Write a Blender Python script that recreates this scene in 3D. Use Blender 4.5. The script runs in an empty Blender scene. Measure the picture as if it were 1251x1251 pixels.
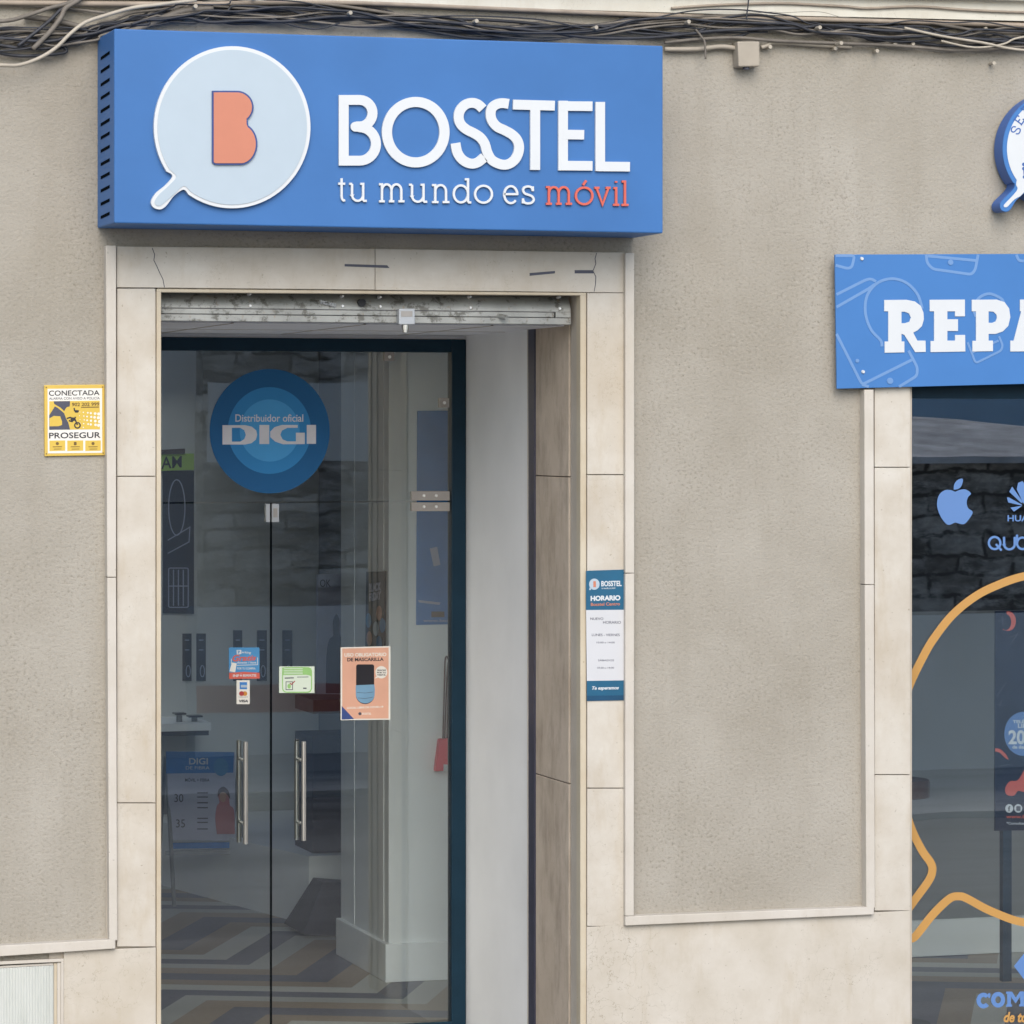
import bpy, bmesh, math, random
from mathutils import Vector
random.seed(7)
R = math.radians
S = bpy.context.scene
COL = S.collection

# ---------------------------------------------------------------- camera
F = 4280.0                       # focal length in pixels of a 1251 px wide picture
CAMD, CAMZ, YAW, HOR = 15.3, 3.0, R(17.2), 530.0
cd = bpy.data.cameras.new('camera'); cam = bpy.data.objects.new('camera', cd); COL.objects.link(cam)
cam.location = (0, -CAMD, CAMZ); cam.rotation_euler = (R(90), 0, -YAW)
cd.sensor_width = 36; cd.lens = 36 * F / 1251; cd.shift_y = -(625.5 - HOR) / 1251
cd.clip_start = 0.1; cd.clip_end = 500
S.camera = cam
# ---------------------------------------------------------------- sky and sun (bright overcast)
SUN_EL, SUN_AZ = R(37), R(190)
w = bpy.data.worlds.new("World"); S.world = w; w.use_nodes = True
nt = w.node_tree; bg = nt.nodes['Background']
sky = nt.nodes.new('ShaderNodeTexSky'); sky.sky_type = 'NISHITA'; sky.sun_disc = False
sky.sun_elevation = SUN_EL; sky.sun_rotation = SUN_AZ; sky.air_density = 1.0; sky.dust_density = 1.3; sky.ozone_density = 1.0
nt.links.new(sky.outputs[0], bg.inputs[0]); bg.inputs[1].default_value = 0.12
sd = bpy.data.lights.new('sun', 'SUN'); sun = bpy.data.objects.new('sun', sd); COL.objects.link(sun)
sd.energy = 1.5; sd.angle = R(50); sd.color = (1.0, 0.955, 0.885)
tosun = Vector((math.sin(SUN_AZ) * math.cos(SUN_EL), math.cos(SUN_AZ) * math.cos(SUN_EL), math.sin(SUN_EL)))
sun.rotation_euler = (-tosun).to_track_quat('-Z', 'Y').to_euler()
S.view_settings.view_transform = 'Standard'; S.view_settings.look = 'None'
S.view_settings.gamma = 1; S.view_settings.exposure = 0.94
S.cycles.max_bounces = 10; S.cycles.transparent_max_bounces = 24; S.cycles.diffuse_bounces = 6

# ---------------------------------------------------------------- helpers
_c, _s = math.cos(YAW), math.sin(YAW)
def tanphi(px): return math.tan(YAW + math.atan((px - 625.5) / F))
def at(px, py, Y):                        # photo pixel -> point on the plane y = Y
    Yr = Y + CAMD; X = Yr * tanphi(px); wd = X * _s + Yr * _c
    return X, Y, CAMZ + (HOR - py) * wd / F
def atx(px, py, X):                       # photo pixel -> point on the plane x = X
    Yr = X / tanphi(px); wd = X * _s + Yr * _c
    return X, Yr - CAMD, CAMZ + (HOR - py) * wd / F
def Xat(px, Y=0.0): return at(px, 530, Y)[0]
def Zat(px, py, Y=0.0): return at(px, py, Y)[2]
def crop(x0, y0, s): return lambda pts: [(x0 + a / s, y0 + b / s) for a, b in pts]

class MB:                                 # collects faces in world coordinates
    def __init__(s): s.v = []; s.f = []
    def add(s, vs, fs):
        n = len(s.v); s.v += [tuple(v) for v in vs]; s.f += [tuple(i + n for i in f) for f in fs]; return s
    def box(s, x0, x1, y0, y1, z0, z1):
        return s.add([(x, y, z) for z in (z0, z1) for x, y in ((x0, y0), (x1, y0), (x1, y1), (x0, y1))],
                     [(3, 2, 1, 0), (4, 5, 6, 7), (0, 1, 5, 4), (1, 2, 6, 5), (2, 3, 7, 6), (3, 0, 4, 7)])
    def quadpx(s, q, Y, th):              # prism whose front face is the pixel quad (tl, tr, br, bl) on y = Y
        p = [at(a, b, Y) for a, b in q]
        return s.add([(x, y, z) for x, y, z in p] + [(x, y + th, z) for x, y, z in p],
                     [(3, 2, 1, 0), (4, 5, 6, 7), (0, 1, 5, 4), (1, 2, 6, 5), (2, 3, 7, 6), (3, 0, 4, 7)])
    def rectpx(s, x0, y0, x1, y1, Y, th): return s.quadpx([(x0, y0), (x1, y0), (x1, y1), (x0, y1)], Y, th)
    def cyl(s, a, b, r, n=16, r2=None):
        a, b = Vector(a), Vector(b); d = (b - a).normalized(); u = d.orthogonal().normalized(); v = d.cross(u)
        r2 = r if r2 is None else r2; vs = []
        for p, rr in ((a, r), (b, r2)):
            for i in range(n):
                t = 2 * math.pi * i / n; vs.append(p + (u * math.cos(t) + v * math.sin(t)) * rr)
        return s.add(vs, [tuple(range(n - 1, -1, -1)), tuple(range(n, 2 * n))] + [(i, (i + 1) % n, n + (i + 1) % n, n + i) for i in range(n)])
    def tube(s, pts, r, n=8):
        pts = [Vector(p) for p in pts]; vs = []
        for i, p in enumerate(pts):
            d = (pts[min(i + 1, len(pts) - 1)] - pts[max(i - 1, 0)]).normalized()
            u = d.cross(Vector((0, 0.97, 0.24))).normalized(); v = d.cross(u)
            vs += [p + (u * math.cos(2 * math.pi * k / n) + v * math.sin(2 * math.pi * k / n)) * r for k in range(n)]
        fs = [(i * n + k, i * n + (k + 1) % n, (i + 1) * n + (k + 1) % n, (i + 1) * n + k) for i in range(len(pts) - 1) for k in range(n)]
        fs += [tuple(range(n - 1, -1, -1)), tuple(range((len(pts) - 1) * n, len(pts) * n))]
        return s.add(vs, fs)
    def build(s, name, mat, parent=None, bevel=0, smooth=False, label=None):
        return link(name, s.v, s.f, mat, parent, bevel, smooth, label)

def wloc(o):
    l = Vector((0, 0, 0))
    while o: l += o.location; o = o.parent
    return l
def link(name, v, f, mat, parent=None, bevel=0, smooth=False, label=None):
    if parent: off = wloc(parent); loc = Vector((0, 0, 0))
    else:
        xs = [p[0] for p in v]; ys = [p[1] for p in v]; zs = [p[2] for p in v]
        off = Vector(((min(xs) + max(xs)) / 2, (min(ys) + max(ys)) / 2, min(zs))); loc = off
    me = bpy.data.meshes.new(name); me.from_pydata([(p[0] - off.x, p[1] - off.y, p[2] - off.z) for p in v], [], f)
    bm = bmesh.new(); bm.from_mesh(me); bmesh.ops.recalc_face_normals(bm, faces=bm.faces); bm.to_mesh(me); bm.free()
    me.materials.append(mat)
    if smooth:
        for p in me.polygons: p.use_smooth = True
    o = bpy.data.objects.new(name, me); COL.objects.link(o); o.location = loc
    if parent: o.parent = parent
    if bevel:
        b = o.modifiers.new('bevel', 'BEVEL'); b.width = bevel; b.segments = 2; b.limit_method = 'ANGLE'; b.angle_limit = R(40)
    if label: o['label'] = label
    return o
def tag(o, label, cat, group=None, kind=None):
    o['label'] = label; o['category'] = cat
    if group: o['group'] = group
    if kind: o['kind'] = kind
    return o
def thing(name, label, cat, loc, group=None):
    o = bpy.data.objects.new(name, None); COL.objects.link(o); o.location = loc; o.empty_display_size = 0.1
    return tag(o, label, cat, group)
def struct(o):
    o['kind'] = 'structure'; return o

# ---- flat outlines drawn in the photo's pixel grid and laid on a plane
def filled(contours):
    cu = bpy.data.curves.new('tmp', 'CURVE'); cu.dimensions = '2D'; cu.fill_mode = 'BOTH'
    for c in contours:
        sp = cu.splines.new('POLY'); sp.points.add(len(c) - 1); sp.use_cyclic_u = True
        for i, (x, y) in enumerate(c): sp.points[i].co = (x, -y, 0, 1)
    ob = bpy.data.objects.new('tmp', cu); me = bpy.data.meshes.new_from_object(ob)
    v = [(p.co.x, -p.co.y) for p in me.vertices]; f = [tuple(p.vertices) for p in me.polygons]
    bpy.data.objects.remove(ob); bpy.data.curves.remove(cu); bpy.data.meshes.remove(me)
    return v, f
def extrude(mb, v, f, Y, th, plane='Y', sides=True):
    un = at if plane == 'Y' else atx
    d = (0, 1, 0) if plane == 'Y' else (1, 0, 0)
    fr = [un(x, y, Y) for x, y in v]; n = len(v)
    bk = [(p[0] + d[0] * th, p[1] + d[1] * th, p[2]) for p in fr]
    fs = list(f) + [tuple(i + n for i in reversed(q)) for q in f]
    e = {}
    for q in f:
        for i in range(len(q)):
            a, b = q[i], q[(i + 1) % len(q)]
            k = (min(a, b), max(a, b)); e[k] = None if k in e else (a, b)
    for k, ab in e.items():
        if ab: a, b = ab; fs.append((b, a, a + n, b + n))
    mb.add(fr + bk, fs)
def shape(mb, contours, Y, th, plane='Y'):
    v, f = filled(contours); extrude(mb, v, f, Y, th, plane); return mb
def arc(cx, cy, rx, ry, a0, a1, n=20):    # degrees, 90 = up in the picture
    return [(cx + rx * math.cos(R(a0 + (a1 - a0) * i / n)), cy - ry * math.sin(R(a0 + (a1 - a0) * i / n))) for i in range(n + 1)]
def circ(cx, cy, rx, ry=None, n=48): return arc(cx, cy, rx, rx if ry is None else ry, 0, 360, n)[:-1]
def rrect(x0, y0, x1, y1, r, n=5):
    return arc(x1 - r, y0 + r, r, r, 90, 0, n) + arc(x1 - r, y1 - r, r, r, 0, -90, n) + arc(x0 + r, y1 - r, r, r, -90, -180, n) + arc(x0 + r, y0 + r, r, r, 180, 90, n)
def rect(x0, y0, x1, y1): return [(x0, y0), (x1, y0), (x1, y1), (x0, y1)]
def ribbon(p, wd, closed=False, cap='butt'):
    P = [Vector(q) for q in p]; n = len(P); L = []; Q = []
    for i in range(n):
        a = P[i - 1] if (i > 0 or closed) else None; b = P[(i + 1) % n] if (i < n - 1 or closed) else None
        d1 = (P[i] - a).normalized() if a is not None else None; d2 = (b - P[i]).normalized() if b is not None else None
        if d1 is None: d1 = d2
        if d2 is None: d2 = d1
        n1 = Vector((-d1.y, d1.x)); n2 = Vector((-d2.y, d2.x)); m = (n1 + n2)
        m = n1 if m.length < 1e-6 else m.normalized(); k = min(1 / max(m.dot(n1), 0.3), 2.2)
        L.append(P[i] + m * wd / 2 * k); Q.append(P[i] - m * wd / 2 * k)
    if closed: return [[tuple(x) for x in L], [tuple(x) for x in Q]]
    out = [tuple(x) for x in L]
    def capn(c, d):
        a0 = math.atan2(d.x, -d.y) ; base = math.atan2(d.y, d.x)
        return [(c.x + wd / 2 * math.cos(base + math.pi / 2 - math.pi * i / 8), c.y + wd / 2 * math.sin(base + math.pi / 2 - math.pi * i / 8)) for i in range(1, 8)]
    if cap == 'round': out += capn(P[-1], (P[-1] - P[-2]).normalized())
    out += [tuple(x) for x in reversed(Q)]
    if cap == 'round': out += capn(P[0], (P[0] - P[1]).normalized())
    return [out]
def strokes(mb, paths, wd, Y, th, cap='butt', plane='Y', step=0.0003):
    for i, p in enumerate(paths):
        closed = p[0] == 'closed'
        shape(mb, ribbon(p[1:] if closed else p, wd, closed, cap), Y - step * (i % 12), th + step * (i % 12), plane)
    return mb
def smooth_path(p, n=8):                  # Catmull-Rom through the points
    out = []
    for i in range(len(p) - 1):
        a, b, c, d = [Vector(p[max(0, min(len(p) - 1, i + k))]) for k in (-1, 0, 1, 2)]
        for j in range(n):
            t = j / n
            out.append(tuple(0.5 * ((2 * b) + (c - a) * t + (2 * a - 5 * b + 4 * c - d) * t * t + (3 * b - a - 3 * c + d) * t ** 3)))
    out.append(tuple(p[-1])); return out
def text(mb, s, quad, Y, th=0.0008, bold=0.0, shear=0.0, plane='Y', space=1.0):
    """built-in font, its bounding box stretched onto the pixel quad (tl, tr, br, bl) or rect"""
    if len(quad) == 4 and not isinstance(quad[0], (tuple, list)): quad = rect(*quad)
    cu = bpy.data.curves.new('tmp', 'FONT'); cu.body = s; cu.offset = bold; cu.shear = shear; cu.space_character = space; cu.resolution_u = 4
    ob = bpy.data.objects.new('tmp', cu); me = bpy.data.meshes.new_from_object(ob)
    v = [(p.co.x, p.co.y) for p in me.vertices]; f = [tuple(p.vertices) for p in me.polygons]
    bpy.data.objects.remove(ob); bpy.data.curves.remove(cu); bpy.data.meshes.remove(me)
    if not v: return mb
    x0 = min(a for a, b in v); x1 = max(a for a, b in v); y0 = min(b for a, b in v); y1 = max(b for a, b in v)
    tl, tr, br, bl = [Vector(q) for q in quad]; w = []
    for a, b in v:
        t = (a - x0) / (x1 - x0); u = (y1 - b) / max(y1 - y0, 1e-6)
        q = tl * (1 - t) * (1 - u) + tr * t * (1 - u) + br * t * u + bl * (1 - t) * u; w.append((q.x, q.y))
    extrude(mb, w, f, Y, th, plane); return mb
def textobj(name, s, quad, Y, mat, parent, **k): return text(MB(), s, quad, Y, **k).build(name, mat, parent)
def shapeobj(name, contours, Y, th, mat, parent=None, plane='Y', bevel=0): return shape(MB(), contours, Y, th, plane).build(name, mat, parent, bevel)

# ---------------------------------------------------------------- materials
def lin(c): c /= 255; return c / 12.92 if c <= 0.04045 else ((c + 0.055) / 1.055) ** 2.4
def col(r, g, b, k=1.62): return tuple(min(0.86, lin(x) / k) for x in (r, g, b)) + (1,)
def newmat(name):
    m = bpy.data.materials.new(name); m.use_nodes = True
    return m, m.node_tree.nodes, m.node_tree.links, m.node_tree.nodes['Principled BSDF']
def coords(N, L, scale=(1, 1, 1)):
    g = N.new('ShaderNodeNewGeometry'); mp = N.new('ShaderNodeMapping'); mp.inputs['Scale'].default_value = scale
    L.new(g.outputs['Position'], mp.inputs['Vector']); return mp.outputs[0]
def noise(N, L, vec, scale, detail=4, rough=0.55):
    n = N.new('ShaderNodeTexNoise'); n.inputs['Scale'].default_value = scale; n.inputs['Detail'].default_value = detail; n.inputs['Roughness'].default_value = rough
    L.new(vec, n.inputs['Vector']); return n.outputs['Fac']
def ramp(N, L, fac, stops, interp='LINEAR'):
    r = N.new('ShaderNodeValToRGB'); e = r.color_ramp; e.interpolation = interp
    while len(e.elements) < len(stops): e.elements.new(0.5)
    for i, (p, c) in enumerate(stops): e.elements[i].position = p; e.elements[i].color = c if len(c) == 4 else tuple(c) + (1,)
    L.new(fac, r.inputs[0]); return r.outputs[0]
def mix(N, L, fac, a, b, mode='MIX'):
    m = N.new('ShaderNodeMix'); m.data_type = 'RGBA'; m.blend_type = mode
    for sock, val in ((m.inputs[0], fac), (m.inputs[6], a), (m.inputs[7], b)):
        if isinstance(val, (int, float, tuple)): sock.default_value = val
        else: L.new(val, sock)
    return m.outputs[2]
def bump(N, L, P, h, strength, dist):
    b = N.new('ShaderNodeBump'); b.inputs['Strength'].default_value = strength; b.inputs['Distance'].default_value = dist
    L.new(h, b.inputs['Height']); L.new(b.outputs[0], P.inputs['Normal']); return b
def plain(name, c, rough=0.5, metal=0.0, var=0.08, scale=9, spec=0.5, bmp=0.0):
    m, N, L, P = newmat(name); v = coords(N, L); n = noise(N, L, v, scale, 5)
    d = tuple(max(0, x * (1 - var)) for x in c[:3]) + (1,); b = tuple(min(0.9, x * (1 + var)) for x in c[:3]) + (1,)
    L.new(ramp(N, L, n, [(0.3, d), (0.7, b)]), P.inputs['Base Color'])
    P.inputs['Roughness'].default_value = rough; P.inputs['Metallic'].default_value = metal; P.inputs['Specular IOR Level'].default_value = spec
    if bmp: bump(N, L, P, noise(N, L, v, 220, 3), bmp, 0.002)
    return m

def stucco():
    m, N, L, P = newmat('stucco'); v = coords(N, L)
    base = ramp(N, L, noise(N, L, v, 1.3, 6, 0.6), [(0.3, col(183, 175, 160)), (0.7, col(203, 196, 183))])
    streak = noise(N, L, coords(N, L, (3.0, 3.0, 0.35)), 1.6, 5)
    base = mix(N, L, ramp(N, L, streak, [(0.48, (0, 0, 0)), (0.78, (0.38, 0.38, 0.38))]), base, col(172, 163, 146))
    vs_ = coords(N, L, (0.9, 0.9, 1.1))
    patch = ramp(N, L, noise(N, L, v, 1.5, 5), [(0.36, (0.2,) * 3), (0.66, (1, 1, 1))])
    def grainmix(base, fac, c):
        mm = N.new('ShaderNodeMath'); mm.operation = 'MULTIPLY'; L.new(fac, mm.inputs[0]); L.new(patch, mm.inputs[1])
        return mix(N, L, mm.outputs[0], base, c)
    g1_ = noise(N, L, vs_, 70, 6, 0.62)
    base = grainmix(base, ramp(N, L, g1_, [(0.32, (0.8,) * 3), (0.46, (0, 0, 0))]), col(150, 141, 125))
    base = grainmix(base, ramp(N, L, g1_, [(0.55, (0, 0, 0)), (0.72, (0.7,) * 3)]), col(212, 204, 190))
    g2_ = noise(N, L, vs_, 24, 4, 0.7)
    base = grainmix(base, ramp(N, L, g2_, [(0.26, (0.5,) * 3), (0.37, (0, 0, 0))]), col(136, 127, 110))
    pits = N.new('ShaderNodeTexVoronoi'); pits.inputs['Scale'].default_value = 26; L.new(v, pits.inputs['Vector'])
    pm = N.new('ShaderNodeMath'); pm.operation = 'MULTIPLY'
    L.new(ramp(N, L, pits.outputs['Distance'], [(0.06, (1, 1, 1)), (0.12, (0, 0, 0))]), pm.inputs[0])
    L.new(ramp(N, L, noise(N, L, v, 2.6, 3), [(0.52, (0, 0, 0)), (0.66, (0.6, 0.6, 0.6))]), pm.inputs[1])
    base = mix(N, L, pm.outputs[0], base, col(120, 110, 96))
    # fine hairline cracks in a few patches
    cr = N.new('ShaderNodeTexVoronoi'); cr.feature = 'DISTANCE_TO_EDGE'; cr.inputs['Scale'].default_value = 3.2
    wv = N.new('ShaderNodeVectorMath'); wv.operation = 'ADD'; nz = N.new('ShaderNodeTexNoise'); nz.inputs['Scale'].default_value = 5; nz.inputs['Detail'].default_value = 6
    L.new(v, nz.inputs['Vector']); L.new(v, wv.inputs[0]); L.new(nz.outputs['Color'], wv.inputs[1]); L.new(wv.outputs[0], cr.inputs['Vector'])
    cm = N.new('ShaderNodeMath'); cm.operation = 'MULTIPLY'
    L.new(ramp(N, L, cr.outputs['Distance'], [(0.0, (1, 1, 1)), (0.006, (0, 0, 0))]), cm.inputs[0])
    L.new(ramp(N, L, noise(N, L, v, 0.9, 3), [(0.55, (0, 0, 0)), (0.62, (0.55, 0.55, 0.55))]), cm.inputs[1])
    base = mix(N, L, cm.outputs[0], base, col(128, 118, 103))
    L.new(base, P.inputs['Base Color']); P.inputs['Roughness'].default_value = 0.9; P.inputs['Specular IOR Level'].default_value = 0.2
    h = N.new('ShaderNodeMath'); h.operation = 'ADD'; L.new(noise(N, L, vs_, 70, 6, 0.62), h.inputs[0]); L.new(noise(N, L, v, 7, 4), h.inputs[1])
    bump(N, L, P, h.outputs[0], 0.85, 0.0058); return m
def stone(name, dark, light, vein, rough=0.55, cracks=0.6, dirt=None):
    m, N, L, P = newmat(name); v = coords(N, L)
    base = ramp(N, L, noise(N, L, v, 3.4, 8, 0.65), [(0.3, dark), (0.7, light)])
    st = noise(N, L, coords(N, L, (5.0, 5.0, 1.4)), 2.2, 9, 0.7)
    base = mix(N, L, ramp(N, L, st, [(0.52, (0, 0, 0)), (0.8, (0.55, 0.55, 0.55))]), base, vein)
    base = mix(N, L, ramp(N, L, noise(N, L, v, 1.1, 6, 0.6), [(0.5, (0, 0, 0)), (0.75, (0.4, 0.4, 0.4))]), base, tuple(x * k for x, k in zip(vein[:3], (0.95, 0.93, 0.9))) + (1,))
    cr = N.new('ShaderNodeTexVoronoi'); cr.feature = 'DISTANCE_TO_EDGE'; cr.inputs['Scale'].default_value = 4.5
    wv = N.new('ShaderNodeVectorMath'); wv.operation = 'ADD'; nz = N.new('ShaderNodeTexNoise'); nz.inputs['Scale'].default_value = 6; nz.inputs['Detail'].default_value = 7
    L.new(v, nz.inputs['Vector']); L.new(v, wv.inputs[0]); L.new(nz.outputs['Color'], wv.inputs[1]); L.new(wv.outputs[0], cr.inputs['Vector'])
    cm = N.new('ShaderNodeMath'); cm.operation = 'MULTIPLY'
    L.new(ramp(N, L, cr.outputs['Distance'], [(0.0, (1, 1, 1)), (0.009, (0, 0, 0))]), cm.inputs[0])
    L.new(ramp(N, L, noise(N, L, v, 1.6, 3), [(0.48, (0, 0, 0)), (0.6, (cracks,) * 3)]), cm.inputs[1])
    base = mix(N, L, cm.outputs[0], base, tuple(x * 0.55 for x in vein[:3]) + (1,))
    sp = noise(N, L, v, 60, 3, 0.6)
    base = mix(N, L, ramp(N, L, sp, [(0.24, (0.6,) * 3), (0.32, (0, 0, 0))]), base, tuple(x * 0.5 for x in vein[:3]) + (1,))
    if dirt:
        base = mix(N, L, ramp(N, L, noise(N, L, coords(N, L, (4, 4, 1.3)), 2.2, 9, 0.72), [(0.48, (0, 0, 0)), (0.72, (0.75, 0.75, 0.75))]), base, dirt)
    L.new(base, P.inputs['Base Color']); P.inputs['Roughness'].default_value = rough; P.inputs['Specular IOR Level'].default_value = 0.35
    bump(N, L, P, noise(N, L, v, 40, 5), 0.15, 0.003); return m
def glass(name, refl, tint):
    m = bpy.data.materials.new(name); m.use_nodes = True; N, L = m.node_tree.nodes, m.node_tree.links
    N.remove(N['Principled BSDF']); t = N.new('ShaderNodeBsdfTransparent'); t.inputs[0].default_value = tint
    g = N.new('ShaderNodeBsdfGlossy'); g.inputs['Roughness'].default_value = 0.0; g.inputs['Color'].default_value = (1, 0.985, 0.965, 1)
    lw = N.new('ShaderNodeFresnel'); lw.inputs['IOR'].default_value = 1.45; a = N.new('ShaderNodeMath'); a.operation = 'ADD'; a.use_clamp = True; a.inputs[1].default_value = refl
    x = N.new('ShaderNodeMixShader'); L.new(lw.outputs[0], a.inputs[0]); L.new(a.outputs[0], x.inputs[0]); L.new(t.outputs[0], x.inputs[1]); L.new(g.outputs[0], x.inputs[2])
    # old panes are never quite flat
    nz = N.new('ShaderNodeTexNoise'); nz.inputs['Scale'].default_value = 1.4; bp = N.new('ShaderNodeBump'); bp.inputs['Strength'].default_value = 0.02; bp.inputs['Distance'].default_value = 0.02
    ge = N.new('ShaderNodeNewGeometry'); L.new(ge.outputs['Position'], nz.inputs['Vector']); L.new(nz.outputs['Fac'], bp.inputs['Height']); L.new(bp.outputs[0], g.inputs['Normal'])
    L.new(x.outputs[0], N['Material Output'].inputs[0]); return m
def galvanised():
    m, N, L, P = newmat('galvanised_steel'); v = coords(N, L)
    base = ramp(N, L, noise(N, L, v, 5, 6), [(0.3, (.25, .255, .24, 1)), (0.7, (.42, .425, .40, 1))])
    base = mix(N, L, ramp(N, L, noise(N, L, v, 17, 7, 0.75), [(0.53, (0, 0, 0)), (0.60, (0.85, 0.85, 0.85))]), base, (.10, .095, .08, 1))
    base = mix(N, L, ramp(N, L, noise(N, L, coords(N, L, (10, 10, 4)), 4, 5, 0.7), [(0.60, (0, 0, 0)), (0.70, (0.7, 0.7, 0.7))]), base, (.26, .19, .12, 1))
    L.new(base, P.inputs['Base Color']); P.inputs['Roughness'].default_value = 0.55; P.inputs['Metallic'].default_value = 0.1; return m
def zigzag_floor():
    m, N, L, P = newmat('zigzag_floor'); g = N.new('ShaderNodeNewGeometry'); mp = N.new('ShaderNodeMapping')
    mp.inputs['Rotation'].default_value = (0, 0, R(-20)); L.new(g.outputs['Position'], mp.inputs['Vector'])
    sx = N.new('ShaderNodeSeparateXYZ'); L.new(mp.outputs[0], sx.inputs[0])
    def M(op, a, b=None):
        n = N.new('ShaderNodeMath'); n.operation = op
        for i, q in enumerate((a, b)):
            if q is None: continue
            if isinstance(q, (int, float)): n.inputs[i].default_value = q
            else: L.new(q, n.inputs[i])
        return n.outputs[0]
    tri = M('PINGPONG', M('ADD', sx.outputs[0], 40.35), 0.85)
    vv = M('FRACT', M('DIVIDE', M('SUBTRACT', M('ADD', sx.outputs[1], 60.0), M('MULTIPLY', tri, 0.95)), 1.5))
    gr = (.36, .36, .34, 1); nv = (.035, .042, .095, 1); br = (.26, .18, .11, 1); lt = (.48, .47, .43, 1)
    base = ramp(N, L, vv, [(0.0, nv), (0.2, br), (0.38, gr), (0.52, nv), (0.68, lt), (0.84, br)], 'CONSTANT')
    base = mix(N, L, 0.12, base, ramp(N, L, noise(N, L, g.outputs['Position'], 30, 5), [(0.3, (0.1, 0.1, 0.1)), (0.7, (0.45, 0.45, 0.42))]))
    L.new(base, P.inputs['Base Color']); P.inputs['Roughness'].default_value = 0.35; P.inputs['Specular IOR Level'].default_value = 0.25; return m
def rough_stone_wall():
    m, N, L, P = newmat('rubble_stone'); g = N.new('ShaderNodeNewGeometry'); sx = N.new('ShaderNodeSeparateXYZ'); L.new(g.outputs['Position'], sx.inputs[0])
    cb = N.new('ShaderNodeCombineXYZ'); L.new(sx.outputs[0], cb.inputs[0]); L.new(sx.outputs[2], cb.inputs[1])
    nz = N.new('ShaderNodeTexNoise'); nz.inputs['Scale'].default_value = 2.2; nz.inputs['Detail'].default_value = 5; L.new(g.outputs['Position'], nz.inputs['Vector'])
    sc = N.new('ShaderNodeVectorMath'); sc.operation = 'SCALE'; sc.inputs[3].default_value = 0.27; L.new(nz.outputs['Color'], sc.inputs[0])
    ad = N.new('ShaderNodeVectorMath'); ad.operation = 'ADD'; L.new(cb.outputs[0], ad.inputs[0]); L.new(sc.outputs[0], ad.inputs[1])
    bk = N.new('ShaderNodeTexBrick'); L.new(ad.outputs[0], bk.inputs['Vector']); bk.inputs['Scale'].default_value = 1.0
    bk.inputs['Brick Width'].default_value = 0.62; bk.inputs['Row Height'].default_value = 0.21; bk.inputs['Mortar Size'].default_value = 0.03; bk.inputs['Mortar Smooth'].default_value = 0.7
    bk.inputs['Color1'].default_value = (.30, .26, .24, 1); bk.inputs['Color2'].default_value = (.88, .83, .77, 1); bk.inputs['Mortar'].default_value = (.06, .052, .047, 1)
    v = coords(N, L, (0.8, 0.8, 1.6))
    base = mix(N, L, ramp(N, L, noise(N, L, v, 1.6, 8, 0.75), [(0.42, (0.85, 0.85, 0.85)), (0.62, (0, 0, 0))]), bk.outputs['Color'], (0.07, 0.06, 0.055, 1))
    base = mix(N, L, ramp(N, L, noise(N, L, v, 6, 6, 0.7), [(0.5, (0, 0, 0)), (0.68, (0.7, 0.7, 0.7))]), base, (0.85, 0.8, 0.75, 1))
    L.new(base, P.inputs['Base Color']); P.inputs['Roughness'].default_value = 0.95; bump(N, L, P, noise(N, L, v, 5, 8), 1.0, 0.06); return m
def asphalt(name, a, b):
    m, N, L, P = newmat(name); v = coords(N, L)
    base = ramp(N, L, noise(N, L, v, 0.6, 8, 0.65), [(0.3, a), (0.7, b)])
    base = mix(N, L, ramp(N, L, noise(N, L, coords(N, L, (0.25, 1.6, 1)), 1, 5), [(0.45, (0, 0, 0)), (0.7, (0.6, 0.6, 0.6))]), base, tuple(x * 0.4 for x in a[:3]) + (1,))
    L.new(base, P.inputs['Base Color']); P.inputs['Roughness'].default_value = 0.9; bump(N, L, P, noise(N, L, v, 90, 4), 0.4, 0.006); return m
def ribbed_white():
    m, N, L, P = newmat('ribbed_white_metal'); v = coords(N, L); sx = N.new('ShaderNodeSeparateXYZ'); L.new(v, sx.inputs[0])
    wv = N.new('ShaderNodeMath'); wv.operation = 'SINE'; mu = N.new('ShaderNodeMath'); mu.operation = 'MULTIPLY'; mu.inputs[1].default_value = 2 * math.pi / 0.0125
    L.new(sx.outputs[0], mu.inputs[0]); L.new(mu.outputs[0], wv.inputs[0])
    base = ramp(N, L, noise(N, L, coords(N, L, (6, 6, 1)), 3, 7, 0.65), [(0.3, col(216, 219, 210)), (0.62, col(234, 236, 228))])
    L.new(base, P.inputs['Base Color']); P.inputs['Roughness'].default_value = 0.5; bump(N, L, P, wv.outputs[0], 0.5, 0.002); return m

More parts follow.
